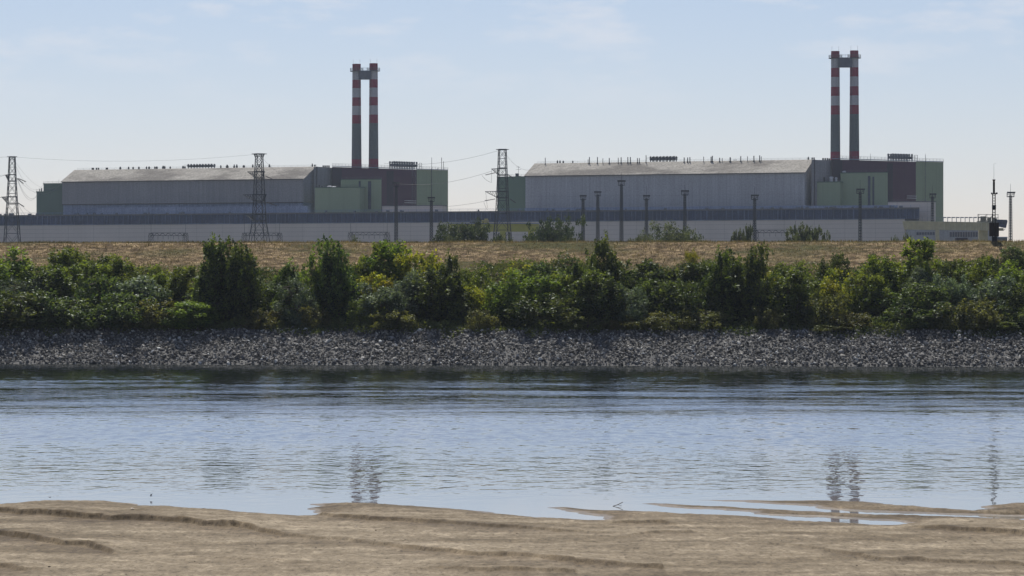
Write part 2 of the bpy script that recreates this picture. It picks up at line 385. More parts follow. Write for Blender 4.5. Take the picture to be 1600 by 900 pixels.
Z = np.where(sd > 0, .17 * (1 - np.exp(-sd / 1.8)), np.maximum(-.9, sd * .10))
land = np.clip(sd / 1.2, 0, 1)
Z = Z + land * np.clip((112 - Y), 0, 60) * .004
Z = np.where(Y < 88, Z + np.interp(Y, [-40, 0, 55, 88], [6.6, 6.3, 1.2, 0]), Z)
scarps = [
 ([(-60, 800), (0, 802), (67, 807), (135, 811), (189, 814), (270, 818), (337, 823), (388, 828), (405, 833), (439, 840), (489, 845), (540, 848), (560, 851), (635, 861), (736, 871), (837, 878), (905, 887), (1040, 895)],
  [.18, .19, .20, .21, .20, .19, .20, .20, .14, .11, .09, .07, .08, .11, .12, .11, .14, .12], 5),
 ([(-60, 832), (0, 838), (51, 847), (101, 855), (142, 861), (172, 868), (185, 873)], [.14, .16, .16, .18, .16, .12, 0], 5),
 ([(480, 800), (500, 803), (534, 809), (584, 815), (635, 817), (689, 820), (770, 824), (837, 830), (905, 834), (980, 838)], [0, .10, .12, .17, .14, .12, .10, .09, .07, 0], 4),
 ([(930, 816), (972, 818.5), (1040, 821), (1075, 823)], [0, .10, .10, 0], 3),
 ([(930, 846), (990, 841), (1010, 838), (1080, 833), (1100, 832)], [0, .05, .07, .05, 0], 3),
 ([(1400, 824), (1461, 828), (1525, 832), (1600, 838), (1700, 842)], [0, .10, .16, .17, .17], 4),
 ([(1150, 850), (1250, 858), (1300, 867), (1375, 880), (1469, 884), (1600, 889), (1700, 892)], [0, .05, .07, .09, .09, .08, .08], 5),
 ([(-60, 886), (0, 891), (34, 895), (70, 899)], [.15, .15, .12, 0], 4),
 ([(200, 871), (330, 876), (450, 883), (560, 890)], [0, .03, .04, 0], 3),
 ([(600, 893), (760, 897), (900, 900)], [0, .10, .1], 3),
 ([(1070, 791.5), (1180, 797), (1260, 802), (1300, 804), (1390, 809)], [0, .03, .05, .06, 0], 2),
 ([(1280, 791), (1340, 792), (1420, 796), (1530, 800)], [0, .04, .05, 0], 2),
 ([(1534, 798), (1570, 799), (1700, 800)], [.08, .12, .12], 2),
]
scarp_shade = np.zeros_like(Z)  # shade on scarp faces and just below them, painted into the sand colour
for pts, hs, dec in scarps:
    w = np.array([g0(a, b_, .15) for a, b_ in pts])
    yc = np.interp(X, w[:, 0], w[:, 1]); hh_ = np.interp(X, w[:, 0], hs, left=0, right=0)
    hh_ = hh_ * (.75 + .6 * fbm(X / .8, Y * 0 + 3, 51, 3))
    yc = yc + (fbm(X / .7, X * 0, 41, 4) - .5) * 1.1
    yc = yc + (fbm(X / .35, Y / .5, 43, 3) - .5) * .55
    dy = Y - yc; st = np.clip(dy / .17, 0, 1)
    scarp_shade = np.maximum(scarp_shade, land * np.clip(hh_ / .13, 0, 1) * np.exp(-np.where(dy < 0, dy / (.5 + 3.2 * fbm(X / 2.5, X * 0 + 5, 57, 3)), (dy - .1) / .45) ** 2))
    Z = Z + land * hh_ * st * np.exp(-np.clip(dy, 0, None) / dec)
rough_ = fbm(X / .5, Y / .8, 61, 4) - .5
Z = Z + land * (rough_ * .06 + (fbm(X / 3.0, Y / 2.2, 71, 3) - .5) * .07 + (fbm(X / .16, Y / .3, 75, 2) - .5) * .034)
wet_and_shade = np.maximum(np.clip(1.15 - np.clip(Z, 0, None) / .16, 0, 1), .85 * scarp_shade)  # wetness near the waterline combined with the painted scarp shade
M = NM('river_sand'); p = M.pos(); at = M.n('ShaderNodeAttribute', _attribute_name='tint')
f1 = M.noise(M.mapping(p, (.16, .42, 1)), 1, 6, .65); f2 = M.noise(p, 9, 5, .7); f3 = M.noise(M.mapping(p, (1.6, .8, 1)), 1, 5, .7)
c = M.ramp(f1, [(.36, (.085, .066, .040)), (.5, (.155, .125, .082)), (.66, (.31, .262, .185))])
c = M.mix(.55, c, M.ramp(f3, [(.3, (.09, .070, .043)), (.55, (.185, .15, .10)), (.75, (.40, .34, .245))]))
c = M.mix(1.0, c, M.ramp(f2, [(.36, (.62, .6, .58)), (.5, (1, 1, 1))]), 'MULTIPLY')
f5 = M.noise(M.mapping(p, (.11, .30, 1)), 1, 4, .6)
c = M.mix(1.0, c, M.ramp(f5, [(.40, (.76, .73, .68)), (.53, (1.16, 1.16, 1.17))]), 'MULTIPLY')     # damp patches
f4 = M.noise(M.mapping(p, (6, 1.8, 1)), 1, 4, .75)
c = M.mix(1.0, c, M.ramp(f4, [(.32, (.5, .48, .45)), (.46, (.95, .95, .95)), (.7, (1.25, 1.25, 1.25))]), 'MULTIPLY')
c = M.mix(at.outputs['Fac'], c, M.mix(1.0, c, (.50, .44, .36), 'MULTIPLY'))  # darkens wet sand and the painted scarp shade alike
b = M.n('ShaderNodeBsdfPrincipled'); M.l(c, b.inputs['Base Color']); b.inputs['Specular IOR Level'].default_value = .25
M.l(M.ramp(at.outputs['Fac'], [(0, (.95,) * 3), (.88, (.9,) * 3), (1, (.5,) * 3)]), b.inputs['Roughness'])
bn = M.n('ShaderNodeBump', Distance=.03, Strength=.6); M.l(f2, bn.inputs['Height']); M.l(bn.outputs[0], b.inputs['Normal'])
M_sand = M.done(b.outputs[0])
tag(link('sandbank', np_mesh('sandbank', np.stack([X.ravel(), Y.ravel(), Z.ravel()], 1), q, M_sand, tint=wet_and_shade.ravel(), smooth=True)), kind='structure')
SX, SY, SZ = xs, ys, Z
def sand_z(x, y):
    return float(Z[np.abs(ys - y).argmin(), np.abs(xs - x).argmin()])

# ------------------------------------------------------------------ haze
hb = MB(); hb.box((0, 1400, 55), (6600, 3400, 124))
M = NM('pale_air'); v = M.n('ShaderNodeVolumePrincipled', Density=HAZE); v.inputs['Color'].default_value = (.74, .85, 1, 1)
v.inputs['Anisotropy'].default_value = .35; M.l(v.outputs[0], M.out.inputs['Volume'])
tag(hb.build('haze', M.m), kind='stuff')

# ------------------------------------------------------------------ the plant
OV = Vector((146, 1403, 0)); OVV = OV.dot(VH)
GZ = 9.0
def pv(px, v):
    """ground point where the sight line of photo column px meets the plane v metres behind the chimney line"""
    a = (px - CX) / F; t = (v + OVV) / (a * VH.x + VH.y); return Vector((a * t, t, 0))
def zz(py, Y): return H + (YH - py) / F * Y
def quad(px0, px1, v, depth):
    a, b = pv(px0, v), pv(px1, v); return [a, b, b + VH * depth, a + VH * depth]
def building(name, loc, label, cat, group=None): return empty(name, (loc[0], loc[1], GZ), label, cat, group)
def railing(mb, a, b, h=1.1, step=2.5, r=.05):
    a = Vector(a); b = Vector(b); n = max(1, int((b - a).length / step))
    for k in range(n + 1):
        p = a.lerp(b, k / n); mb.bar(p, p + Vector((0, 0, h)), r)
    for q_ in (.55, 1): mb.bar(a + Vector((0, 0, h * q_)), b + Vector((0, 0, h * q_)), r)

# turbine hall: the long low building in front
VT = -75; TT = 39.0
a, b = pv(-260, VT), pv(1437, VT)
t = building('turbine_hall', a.lerp(b, .5), 'long low turbine hall with ribbed blue-grey upper band in front of the big halls', 'industrial hall')
Ym = (a.y + b.y) / 2
zb = 34.3
EB = Vector((.118, 1, 0))
m = MB(); q4 = quad(-260, 1414, VT, 38); q4[2] = q4[1] + EB * 38; m.prism(q4, GZ - .5, zb)
m.build('panel_wall', M_cream, t)
m = MB(); q4 = [p + VH * .6 for p in quad(-260, 1436, VT, 36)]; q4[2] = q4[1] + EB * 36; m.prism(q4, zb, TT - .6); m.build('glazed_band', M_band, t)
m = MB(); rnd = random.Random(4); L_ = (b - a).length; s_ = 0
while s_ < L_ - 1:
    s_ += rnd.choice((1.7, 2.6, 2.6, 3.4)); s_ = min(s_, L_ - .5); w = rnd.choice((.18, .22, .35))
    p = a + UH * s_ + VH * .45; m.box((p.x, p.y, (zb + TT - .6) / 2), (w, .3, TT - .6 - zb), -PSI)
m.build('rib', M_rib, t)['kind'] = 'stuff'
m = MB(); q4 = [p + VH * .2 for p in quad(-260, 1436.5, VT, 37)]; q4[2] = q4[1] + EB * 37; m.prism(q4, TT - .6, TT, top_mi=0); m.build('roof', M_flat, t)
m = MB(); m.bar(a + Vector((0, 0, zb)) - VH * .1, pv(1414, VT) + Vector((0, 0, zb)) - VH * .1, .22); m.build('ledge', M_mull, t)
m = MB(); railing(m, a + VH * .6 + Vector((0, 0, TT)), b + VH * .6 + Vector((0, 0, TT)), 1.0, 4, .05); m.build('roof_railing', simple('blue_railing_paint', (.10, .18, .34)), t)
m = MB()
for k in range(60):
    p = a + UH * rnd.uniform(5, L_ - 5) + VH * rnd.uniform(2, 8)
    m.box((p.x, p.y, TT + .4), (rnd.uniform(.5, 1.6), .8, rnd.uniform(.5, 1)), -PSI)
m.build('roof_equipment', M_steel, t)['kind'] = 'stuff'
for px0, px1, py in ((150, 480, 323.5), (820, 1260, 323), (1262, 1400, 321)):
    A = pv(px0, VT + 30); B_ = pv(px1, VT + 30); z1 = zz(py, (A.y + B_.y) / 2)
    m = MB(); m.prism([A, B_, B_ + VH * 3, A + VH * 3], TT, max(z1, TT + .5)); m.build('roof_monitor', M_blue, t)

def hall(px0, px1, v, label, ribbed, vents, arrays, strip, dark_stains):
    A, B_ = pv(px0, v), pv(px1, v); zE, zR, d = 55.2, 60.9, 12.8
    t = building('reactor_hall', A.lerp(B_, .5), label, 'industrial hall')
    m = MB(); wm_ = M_hall2 if ribbed else M_hall
    n = 0
    zs = 44.6 if strip else GZ - .5
    A2, B2 = A + VH * d, B_ + VH * d; A3, B3 = A + VH * 34, B_ + VH * 34
    foot = [A, B_, B2, B3, A3, A2]
    m.prism(foot, zs, zE, zt=[zE, zE, zR, zR, zR, zR]); m.build('wall', wm_, t)
    if strip:
        m = MB(); m.prism([A + UH * .3 + VH * .5, B_ - UH * .3 + VH * .5, B3 - UH * .3, A3 + UH * .3], GZ - .5, zs); m.build('translucent_strip', M_blue, t)
        m = MB(); m.bar(A + Vector((0, 0, zs)), B_ + Vector((0, 0, zs)), .25); m.build('ledge', M_darksteel, t)
    m = MB(); nE = Vector((0, 0, 1)) * .35
    o1 = -UH * .5; o2 = UH * .5; fe = -VH * .5
    vs = [A + o1 + fe + Vector((0, 0, zE - .15)), B_ + o2 + fe + Vector((0, 0, zE - .15)), B2 + o2 + Vector((0, 0, zR + .1)), A2 + o1 + Vector((0, 0, zR + .1)), B3 + o2 + Vector((0, 0, zR + .1)), A3 + o1 + Vector((0, 0, zR + .1))]
    vt = [p + nE for p in vs]
    m.add(vs + vt, [(6, 7, 8, 9), (9, 8, 10, 11), (1, 0, 3, 2), (2, 3, 5, 4), (0, 1, 7, 6), (1, 2, 8, 7), (2, 4, 10, 8), (4, 5, 11, 10), (5, 3, 9, 11), (3, 0, 6, 9)])
    m.build('roof', M_roof, t)
    m = MB(); m.bar(A + fe * 1.4 + Vector((0, 0, zE)), B_ + fe * 1.4 + Vector((0, 0, zE)), .22); m.build('gutter', M_darksteel, t)
    rR = A2 + Vector((0, 0, zR + .45))
    def rz(px): return pv(px, v + d)
    m = MB(); railing(m, A2 + VH * 2 + Vector((0, 0, zR + .4)), B2 + VH * 2 + Vector((0, 0, zR + .4)), .9, 3.2, .035); m.build('ridge_railing', M_steel, t)
    for px, ptop, w, fr in vents:
        q = pv(px, v + d - (1.2 if fr else -1.5)); zt_ = zz(ptop, q.y); z0 = zR - (.9 if fr else -.2)
        w *= .72; m = MB(); m.bar((q.x, q.y, z0), (q.x, q.y, zt_), w, n=8)
        if w > .15:
            m.bar((q.x, q.y, z0), (q.x, q.y, z0 + 1.2), w * 1.7, n=8)
        m.build('vent_stack', M_darksteel, t)
    for x0, x1, pt, pb in arrays:
        cooler(t, pv(x0, v + d + 3), pv(x1, v + d + 3), zR + .4, zz(pt, pv(x0, v + d).y), M_darksteel)
    return t
def cooler(parent, A, B_, z0, z1, mat, frame=False):
    root = bpy.data.objects.new('air_cooler', None); COL.objects.link(root); root.parent = parent
    root.location = Vector(((A.x + B_.x) / 2, (A.y + B_.y) / 2, z0)) - Vector(parent.location)
    d = (B_ - A); n = max(6, int(d.length / 1.45)); d.normalize(); dep = Vector((-d.y, d.x, 0))
    yaw = math.atan2(d.y, d.x); org = Vector(((A.x + B_.x) / 2, (A.y + B_.y) / 2, z0))
    def bld(m, nm, mt):
        o = m.build(nm, mt); o.parent = root
        o.data.transform(Matrix.Translation(-org)); return o
    hgt = z1 - z0
    m = MB(); c = org + dep * 1.5
    m.box((c.x, c.y, z0 + hgt * .5), ((B_ - A).length - .6, 3, hgt * .34), yaw); bld(m, 'coil_box', M_steel)
    for q_ in (0, 3):
        m = MB()
        for k in range(n):
            p = A + d * ((k + .5) / n * (B_ - A).length) + dep * q_
            m.bar((p.x, p.y, z0), (p.x, p.y, z1 - .5), .24, n=6); m.bar((p.x, p.y, z1 - 1.0), (p.x, p.y, z1), .40, n=8)
        m.bar((A + dep * q_) + Vector((0, 0, z1 - .6)), (B_ + dep * q_) + Vector((0, 0, z1 - .6)), .12)
        bld(m, 'fan_row', mat)
    m = MB(); railing(m, A - d * 1 - dep * .6 + Vector((0, 0, z0 + hgt * .35)), B_ + d * 1 - dep * .6 + Vector((0, 0, z0 + hgt * .35)), 1.0, 1.5, .05)
    if frame:
        for e in (A - d * 2.2, A - d * .8, B_ + d * .8, B_ + d * 2.4):
            m.bar((e.x, e.y, z0), (e.x, e.y, z1 - hgt * .15), .13)
        for zq in (.45, .85):
            m.bar(A - d * 2.2 + Vector((0, 0, z0 + hgt * zq)), A - d * .8 + Vector((0, 0, z0 + hgt * zq)), .1)
            m.bar(B_ + d * .8 + Vector((0, 0, z0 + hgt * zq)), B_ + d * 2.4 + Vector((0, 0, z0 + hgt * zq)), .1)
    bld(m, 'frame', M_steel)

V1 = [(145, 262.5, .5, 0), (151, 264, .3, 0), (154, 264, .3, 0), (167, 264.5, .5, 0), (188, 260.5, .4, 0), (201, 260.5, .33, 0), (208, 260.7, .33, 0), (217, 260.3, .35, 0), (229, 260, .3, 0), (233, 260, .4, 0),
      (242, 260, .3, 0), (245, 260, .4, 0), (255, 259, .5, 0), (257.5, 259, .3, 0), (266, 260, .3, 0), (286, 259, .4, 0), (289, 260, .3, 0), (345, 258, .3, 0), (355, 257.5, .55, 0), (366, 257, .35, 0), (370, 257, .4, 0),
      (381, 258, .5, 0), (395, 256.8, .35, 0), (405, 257, .4, 0), (421, 256.5, .35, 0), (488, 255.5, .3, 0), (492, 258.5, .3, 0)]
hall(97, 474, -35, 'long grey left-hand hall with pale sloping roof and a bluish strip along its foot', False, V1, [(292, 333, 256, 263)], True, 0)
V2 = [(852, 246.5, .22, 1), (919, 249, .2, 1), (921, 245.5, .28, 1), (933.5, 245.5, .28, 1), (942, 247.5, .2, 1), (952, 247, .3, 1), (966, 246.5, .22, 1), (970.5, 245.8, .3, 1), (981, 245.5, .3, 1), (985, 245.5, .3, 1),
      (996, 247, .25, 1), (999, 247, .25, 1), (1009.5, 242.5, .24, 1), (1069, 246, .3, 1), (1074.5, 246, .3, 1), (1078, 245.5, .3, 1), (1099.5, 244.7, .2, 1), (1111, 245, .3, 1), (1113, 243.5, .35, 1),
      (1124.5, 246.5, .3, 1), (1128.5, 247, .2, 1), (1141, 245.8, .4, 1), (1147, 249, .2, 0), (1150, 249, .2, 0), (1157.5, 244, .3, 1), (1168, 244.3, .2, 1), (1178, 243.5, .32, 1), (1187, 242.8, .3, 1), (1189.5, 244.5, .2, 1),
      (871, 250.5, .3, 0), (875, 250.5, .3, 0), (880, 251, .3, 0), (895, 251, .25, 0), (1263, 245, .3, 0), (1269, 247, .25, 0), (1272, 247, .25, 0)]
hall(821, 1257, -35, 'long blue-grey right-hand hall with pale sloping roof lined with vent stacks', True, V2, [(1014, 1056, 244, 252)], False, 0)

def plum_block(side):
    L_side = side == 0
    if L_side: pA, pB, pC, YA, Z1 = 519, 651, 700, 1473, 61.3; kx = 51 / 181.
    else: pA, pB, pC, YA, Z1 = 1300, 1431, 1474, 1380, 61.2; kx = 37 / 174.
    def pt(px, off=0):
        Yq = YA + (px - pA) * kx + off; return Vector(((px - CX) / F * Yq, Yq, 0))
    BD = Vector(((pC - CX) / F - .04, 1, 0)).normalized()
    t = building('reactor_block', pt((pA + pC) / 2), ('plum and sage green block under the left-hand twin chimneys' if L_side else 'plum and sage green block under the right-hand twin chimneys'), 'industrial building')
    m = MB(); m.prism([pt(pA), pt(pB), pt(pB) + BD * 45, pt(pA) + BD * 45], GZ - .5, Z1); m.build('plum_wall', M_maroon, t)
    m = MB(); m.prism([pt(pB, .3), pt(pC, .3), pt(pC) + BD * 45, pt(pB) + BD * 45], GZ - .5, Z1 + .15); m.build('green_wall', M_green if L_side else M_green, t)
    # dark stepped bays
    m = MB(); x0, x1 = (pA, pA + 15) if L_side else (1300.5, 1316)
    m.prism([pt(x0, -1.2), pt(x1, -1.2), pt(x1, .5), pt(x0, .5)], GZ, Z1 - .1); m.build('dark_bay', M_maroon2, t); m = MB()
    x0, x1 = (604, 615) if L_side else (1386, 1395)
    m.prism([pt(x0, -.5), pt(x1, -.5), pt(x1, .5), pt(x0, .5)], GZ, Z1 - 1); m.build('dark_bay', M_maroon2, t)
    m = MB(); m.prism([pt(pA - .3, -.4), pt(pC + .3, -.4), pt(pC + .3, .5), pt(pA - .3, .5)], Z1 + .2, Z1 + .55); m.build('parapet', M_mull, t)
    m = MB(); railing(m, pt(pA, .2) + Vector((0, 0, Z1 + .4)), pt(pC, .2) + Vector((0, 0, Z1 + .4)), 1.2, 2.0, .06); m.build('roof_railing', M_steel, t)
    # ladders and pipes
    m = MB()
    for px in ((644, 649) if L_side else ()):
        m.bar(pt(px, -.8) + Vector((0, 0, 40)), pt(px, -.8) + Vector((0, 0, Z1 - .5)), .14)
    if L_side:
        for zq in np.arange(41, Z1 - .5, 1.1): m.bar(pt(644, -.8) + Vector((0, 0, zq)), pt(649, -.8) + Vector((0, 0, zq)), .07)
    px = 674.5 if L_side else 1446
    m.bar(pt(px, -.6) + Vector((0, 0, 40)), pt(px, -.6) + Vector((0, 0, Z1 + (6 if L_side else 3))), .13)
    m.build('ladder_and_pipe', M_steel, t)
    x0, x1, top = (608, 651, 251) if L_side else (1387, 1425, 239)
    cooler(t, pt(x0 + 6, 3), pt(x1 + 2, 3), Z1 + .2, zz(top, pt(x0).y), M_steel, True)
    # rooftop mast and small stacks
    for px, tp in (((690, 246), (693, 252), (684, 262)) if L_side else ((1474, 250), (1360, 240), (1446, 240))):
        m = MB(); m.bar(pt(px, 1) + Vector((0, 0, Z1)), Vector((*pt(px, 1).xy, zz(tp, pt(px).y))), .16 if L_side else .08)
        m.build('roof_mast', M_darksteel, t)
    # horizontal pipe run low on the plum wall
    xs_ = (632, 650, 316.8) if L_side else (1417, 1432, 309.5)
    m = MB(); z_ = zz(xs_[2], pt(640).y if L_side else pt(1420).y)
    for q_ in (0, .9): m.bar(pt(xs_[0], -1) + Vector((0, 0, z_ + q_)), pt(xs_[1], -1) + Vector((0, 0, z_ + q_)), .18)
    m.build('pipe_run', simple('pale_insulated_pipe', (.5, .5, .52)) if L_side else M_pipe, t)
    # grey wall section between hall and block
    gx = (493, 519) if L_side else (1271, 1300)
    m = MB(); A, B_ = pt(gx[0] - 3, 1.5), pt(gx[1], 1.5); m.prism([A, B_, B_ + VH * 30, A + VH * 30], GZ, Z1 - .35); m.build('grey_wall', M_hall, t)
    m = MB(); q_ = pt(gx[0] + 2, 1); m.bar((q_.x, q_.y, 40), (q_.x, q_.y, Z1 - .2), .2)
    q_ = pt(gx[1], .9); m.bar((q_.x, q_.y, 40), (q_.x, q_.y, Z1 - .2), .12); m.build('downpipe', M_maroon2, t)
    m = MB()
    for px, tp in (((505, 258.5), (508, 258.5), (511, 258.5), (514, 258.5)) if L_side else ((1286, 247), (1289.5, 247), (1293, 247), (1296, 247.5))):
        q_ = pt(px, 3); m.bar((q_.x, q_.y, Z1 - .3), (q_.x, q_.y, zz(tp, q_.y)), .38, n=8)
    m.build('vent_stack', M_darksteel, t)
M_pipe = simple('pale_insulated_pipe_b', (.5, .5, .52))
plum_block(0); plum_block(1)

# sage green annexes in front of the plum blocks
def annex(label, px0, px1, v, ptop, depth, strips=(), stuff=(), side=None, name='annex', away=False):
    A, B_ = pv(px0, v), pv(px1, v); VH = Vector(((px1 - CX) / F - .03, 1, 0)) if away else globals()['VH']; z1 = zz(ptop, (A.y + B_.y) / 2)
    t = building(name, A.lerp(B_, .5), label, 'annex building')
    m = MB(); m.prism([A, B_, B_ + VH * depth, A + VH * depth], GZ - .5, z1); m.build('wall', M_green if side is None else side, t)
    m = MB(); m.prism([A - UH * .2 - VH * .2, B_ + UH * .2 - VH * .2, B_ + UH * .2 + VH * depth, A - UH * .2 + VH * depth], z1 + .01, z1 + .4); m.build('roof_edge', M_green2, t)
    for s0, s1, st, sb in strips:
        a_, b_ = pv(s0, v), pv(s1, v); m = MB()
        m.prism([a_ - VH * .12, b_ - VH * .12, b_ + VH * .1, a_ + VH * .1], zz(sb, a_.y), zz(st, a_.y)); m.build('window_strip', M_glass2, t)
    for kind, px, tp, w in stuff:
        q_ = pv(px, v + 3); m = MB(); zt_ = zz(tp, q_.y)
        if kind == 'fan':
            m.bar((q_.x, q_.y, z1 + .4), (q_.x, q_.y, zt_ - .5), w, n=10); m.bar((q_.x, q_.y, zt_ - .5), (q_.x, q_.y, zt_), w * 1.4, w * .8, n=10); m.build('roof_fan', M_pipe, t)
        else:
            m.bar((q_.x, q_.y, z1), (q_.x, q_.y, zt_), w, n=6); m.build('roof_post', M_darksteel, t)
    m = MB(); railing(m, A + Vector((0, 0, z1 + .3)), B_ + Vector((0, 0, z1 + .3)), 1.0, 2.2, .045); m.build('roof_railing', M_steel, t)
    return t
M_glass2 = wall_mat('dark_blue_glazing', (.022, .036, .075), (0, 1.6), 1.8, .15, .3, .25)
annex('taller sage green annex with dark glazed strip under the left chimneys', 533.5, 596, -36, 281, 30, [(575, 580, 283, 327), (560.5, 563.5, 283, 327)], [('post', 549, 283 - 6, .12), ('post', 538, 279, .15)], away=True)
annex('low sage green annex against the right end of the left hall', 492, 562, -42, 293.5, 5.5, [], [('fan', 515, 290, .8), ('fan', 522, 291, .9), ('post', 499, 289, .3), ('post', 503, 290.5, .5), ('post', 528, 291, .3)])
annex('taller sage green annex with two dark glazed strips under the right chimneys', 1313.5, 1387, -26, 270.5, 20, [(1356, 1360, 275, 323), (1363, 1366, 276, 323)], [('fan', 1319, 267, .7), ('post', 1346, 280, .1), ('post', 1370, 268, .1)], away=True)
annex('low sage green annex against the right end of the right hall', 1274, 1313, -30, 285, 4, [], [('fan', 1299, 276, .8), ('fan', 1306.5, 277, .5), ('post', 1284, 280, .5), ('post', 1288, 277, .4), ('post', 1279, 280, .2)])
annex('upper dark green box behind the left end of the left hall', 68, 110, -22, 287.5, 20, [], [('post', 84, 289, .1), ('post', 92, 281, .06)], M_green2)
annex('broad green box at the far left end of the left hall', 57, 104, -33, 300, 11, [], [('post', 62, 295, .2), ('post', 65, 294, .3)], M_green2)
t = annex('green box behind the right lattice tower, at the left end of the right hall', 777, 830, -24, 277, 20, [], [('post', 808, 271, .9), ('post', 810, 260, .08), ('post', 812, 275, .6)], M_green3 if False else wall_mat('mid_sage_cladding', (.115, .185, .13), (8, 0), .85, .06, .1))
m = MB(); q_ = pv(810, -21)
for py_, w_ in ((261, .9), (265, 1.2)): m.bar(Vector((q_.x - w_, q_.y, zz(py_, q_.y))), Vector((q_.x + w_, q_.y, zz(py_, q_.y))), .07)
m.build('antenna', M_darksteel, t)

def low_block(label, px0, px1, v0, ptop, depth, mat, name='low_building'):
    A, B_ = pv(px0, v0), pv(px1, v0)
    t = building(name, A.lerp(B_, .5), label, 'low building'); z1 = zz(ptop, A.y)
    m = MB(); m.prism([A, B_, B_ + VH * depth, A + VH * depth], GZ - .5, z1); m.build('wall', mat, t)
    m = MB(); m.prism([A - UH * .2 - VH * .2, B_ + UH * .2 - VH * .2, B_ + UH * .2 + VH * depth, A - UH * .2 + VH * depth], z1 + .01, z1 + .35); m.build('roof', M_flat, t)
    m = MB(); railing(m, A + Vector((0, 0, z1 + .3)), B_ + Vector((0, 0, z1 + .3)), .9, 2.5, .04); m.build('roof_railing', M_steel, t)
    return t
low_block('pale low block at the foot of the plum wall under the left chimneys', 597, 690, -36.5, 322.5, 6, M_cream)
low_block('pale stepped low block at the foot of the right green wall', 1387.5, 1455, -36.5, 316, 8, M_cream)

# twin chimneys
def chimneys(label, Yc, cols, ptop, bands, plat, duct):
    x = (cols[0][0] + cols[0][1] + cols[1][0] + cols[1][1]) / 4
    t = building('twin_chimney', P(x, 0, Yc), label, 'chimney', 'twin striped chimneys')
    for ci, (tl, tr, bl, br) in enumerate(cols):
        c = P((tl + tr) / 2, 0, Yc); r1 = (tr - tl) / 2 / F * Yc; r0 = (br - bl) / 2 / F * Yc
        pt_ = ptop - ci * .9; zt_ = zz(pt_, Yc); zbase = zz(bands[-1][1], Yc)
        def rad(z): return r1 + (r0 - r1) * max(0, (zt_ - z) / (zt_ - zbase)) ** 1.2
        m = MB(); n = 28; prev = pt_
        edges = [(pt_, None)] + [(y_ - ci * .8, k) for k, y_ in bands]
        for (ya, _), (yb, k) in zip(edges[:-1], edges[1:]):
            sub = max(1, int(abs(yb - ya) / 20)) 
            for s in range(sub):
                z_a = zz(ya + (yb - ya) * s / sub, Yc); z_b = zz(ya + (yb - ya) * (s + 1) / sub, Yc)
                m.bar((c.x, c.y, z_b), (c.x, c.y, z_a), rad(z_b), rad(z_a), n=n, mi=k, caps=False)
        zl = zz(edges[-1][0], Yc); m.bar((c.x, c.y, GZ - .5), (c.x, c.y, zl), rad(zl) * 1.05, rad(zl), n=n, mi=2, caps=False)
        m.bar((c.x, c.y, zt_ - .6), (c.x, c.y, zt_ - .5), r1 * .98, n=n, mi=3)
        m.build('shaft', [M_red, M_white, M_conc, M_darksteel], t, smooth=False)
        zp = zz(plat - ci * .5, Yc); m = MB(); m.bar((c.x, c.y, zp - .25), (c.x, c.y, zp), r1 + 1.1, n=20)
        m.build('platform', M_darksteel, t)
        m = MB(); R_ = r1 + 1.0
        for k in range(20):
            a0, a1 = 2 * math.pi * k / 20, 2 * math.pi * (k + 1) / 20
            p0 = Vector((c.x + R_ * math.cos(a0), c.y + R_ * math.sin(a0), zp)); p1 = Vector((c.x + R_ * math.cos(a1), c.y + R_ * math.sin(a1), zp))
            m.bar(p0, p0 + Vector((0, 0, 1.3)), .06)
            for q_ in (.65, 1.3): m.bar(p0 + Vector((0, 0, q_)), p1 + Vector((0, 0, q_)), .055)
        m.build('platform_railing', M_steel, t)
        m = MB()
        for s in (-1, 1): m.bar((c.x + s * r1 * .8, c.y, zt_ - .3), (c.x + s * r1 * .8, c.y, zt_ + 2.2), .05)
        m.build('lightning_rod', M_steel, t)
        m = MB(); sx_ = c.x + r1 * .75 * (-1 if ci else 1)
        for s in (-.25, .25): m.bar((sx_ + s, c.y - r0 * .8, zl), (sx_ + s, c.y - r1 * .8, zp), .05)
        for zq in np.arange(zl, zp, .9): m.bar((sx_ - .25, c.y - r0 * .8 + (r0 - r1) * .8 * (zq - zl) / (zp - zl), zq), (sx_ + .25, c.y - r0 * .8 + (r0 - r1) * .8 * (zq - zl) / (zp - zl), zq), .03)
        m.build('ladder', M_steel, t)
    c0 = P((cols[0][0] + cols[0][1]) / 2, 0, Yc); c1 = P((cols[1][0] + cols[1][1]) / 2, 0, Yc)
    za, zb_ = zz(duct[0], Yc), zz(duct[1], Yc); m = MB()
    m.box(((c0.x + c1.x) / 2, Yc - .5, (za + zb_) / 2), (c1.x - c0.x - 2.2, 3.4, za - zb_)); m.build('connecting_duct', M_duct, t)
    m = MB(); railing(m, (c0.x + 2, Yc - 1.8, za), (c1.x - 2, Yc - 1.8, za), 1.3, 1.0, .055); m.build('duct_railing', M_steel, t)
R, Wt, Cn = 0, 1, 2
chimneys('left-hand pair of red and white banded chimneys joined near the top', 1500, [(550.6, 563.7, 548.5, 564.2), (577.2, 590.2, 575.4, 590.8)], 100.0,
         [(R, 110.5), (Wt, 125), (R, 138), (Wt, 152.5), (R, 165.8), (Wt, 180), (R, 193.3), (Cn, 249), (R, 262)], 111, (110.5, 124.3))
chimneys('right-hand pair of red and white banded chimneys joined near the top', 1400, [(1298.6, 1311.8, 1297.2, 1312.6), (1328.2, 1341.3, 1326.4, 1342.2)], 80.0,
         [(R, 90.6), (Wt, 106.3), (R, 120.6), (Wt, 135.9), (R, 150.2), (Wt, 165), (R, 179.2), (Cn, 237.3), (R, 250)], 90.8, (90.2, 105.4))

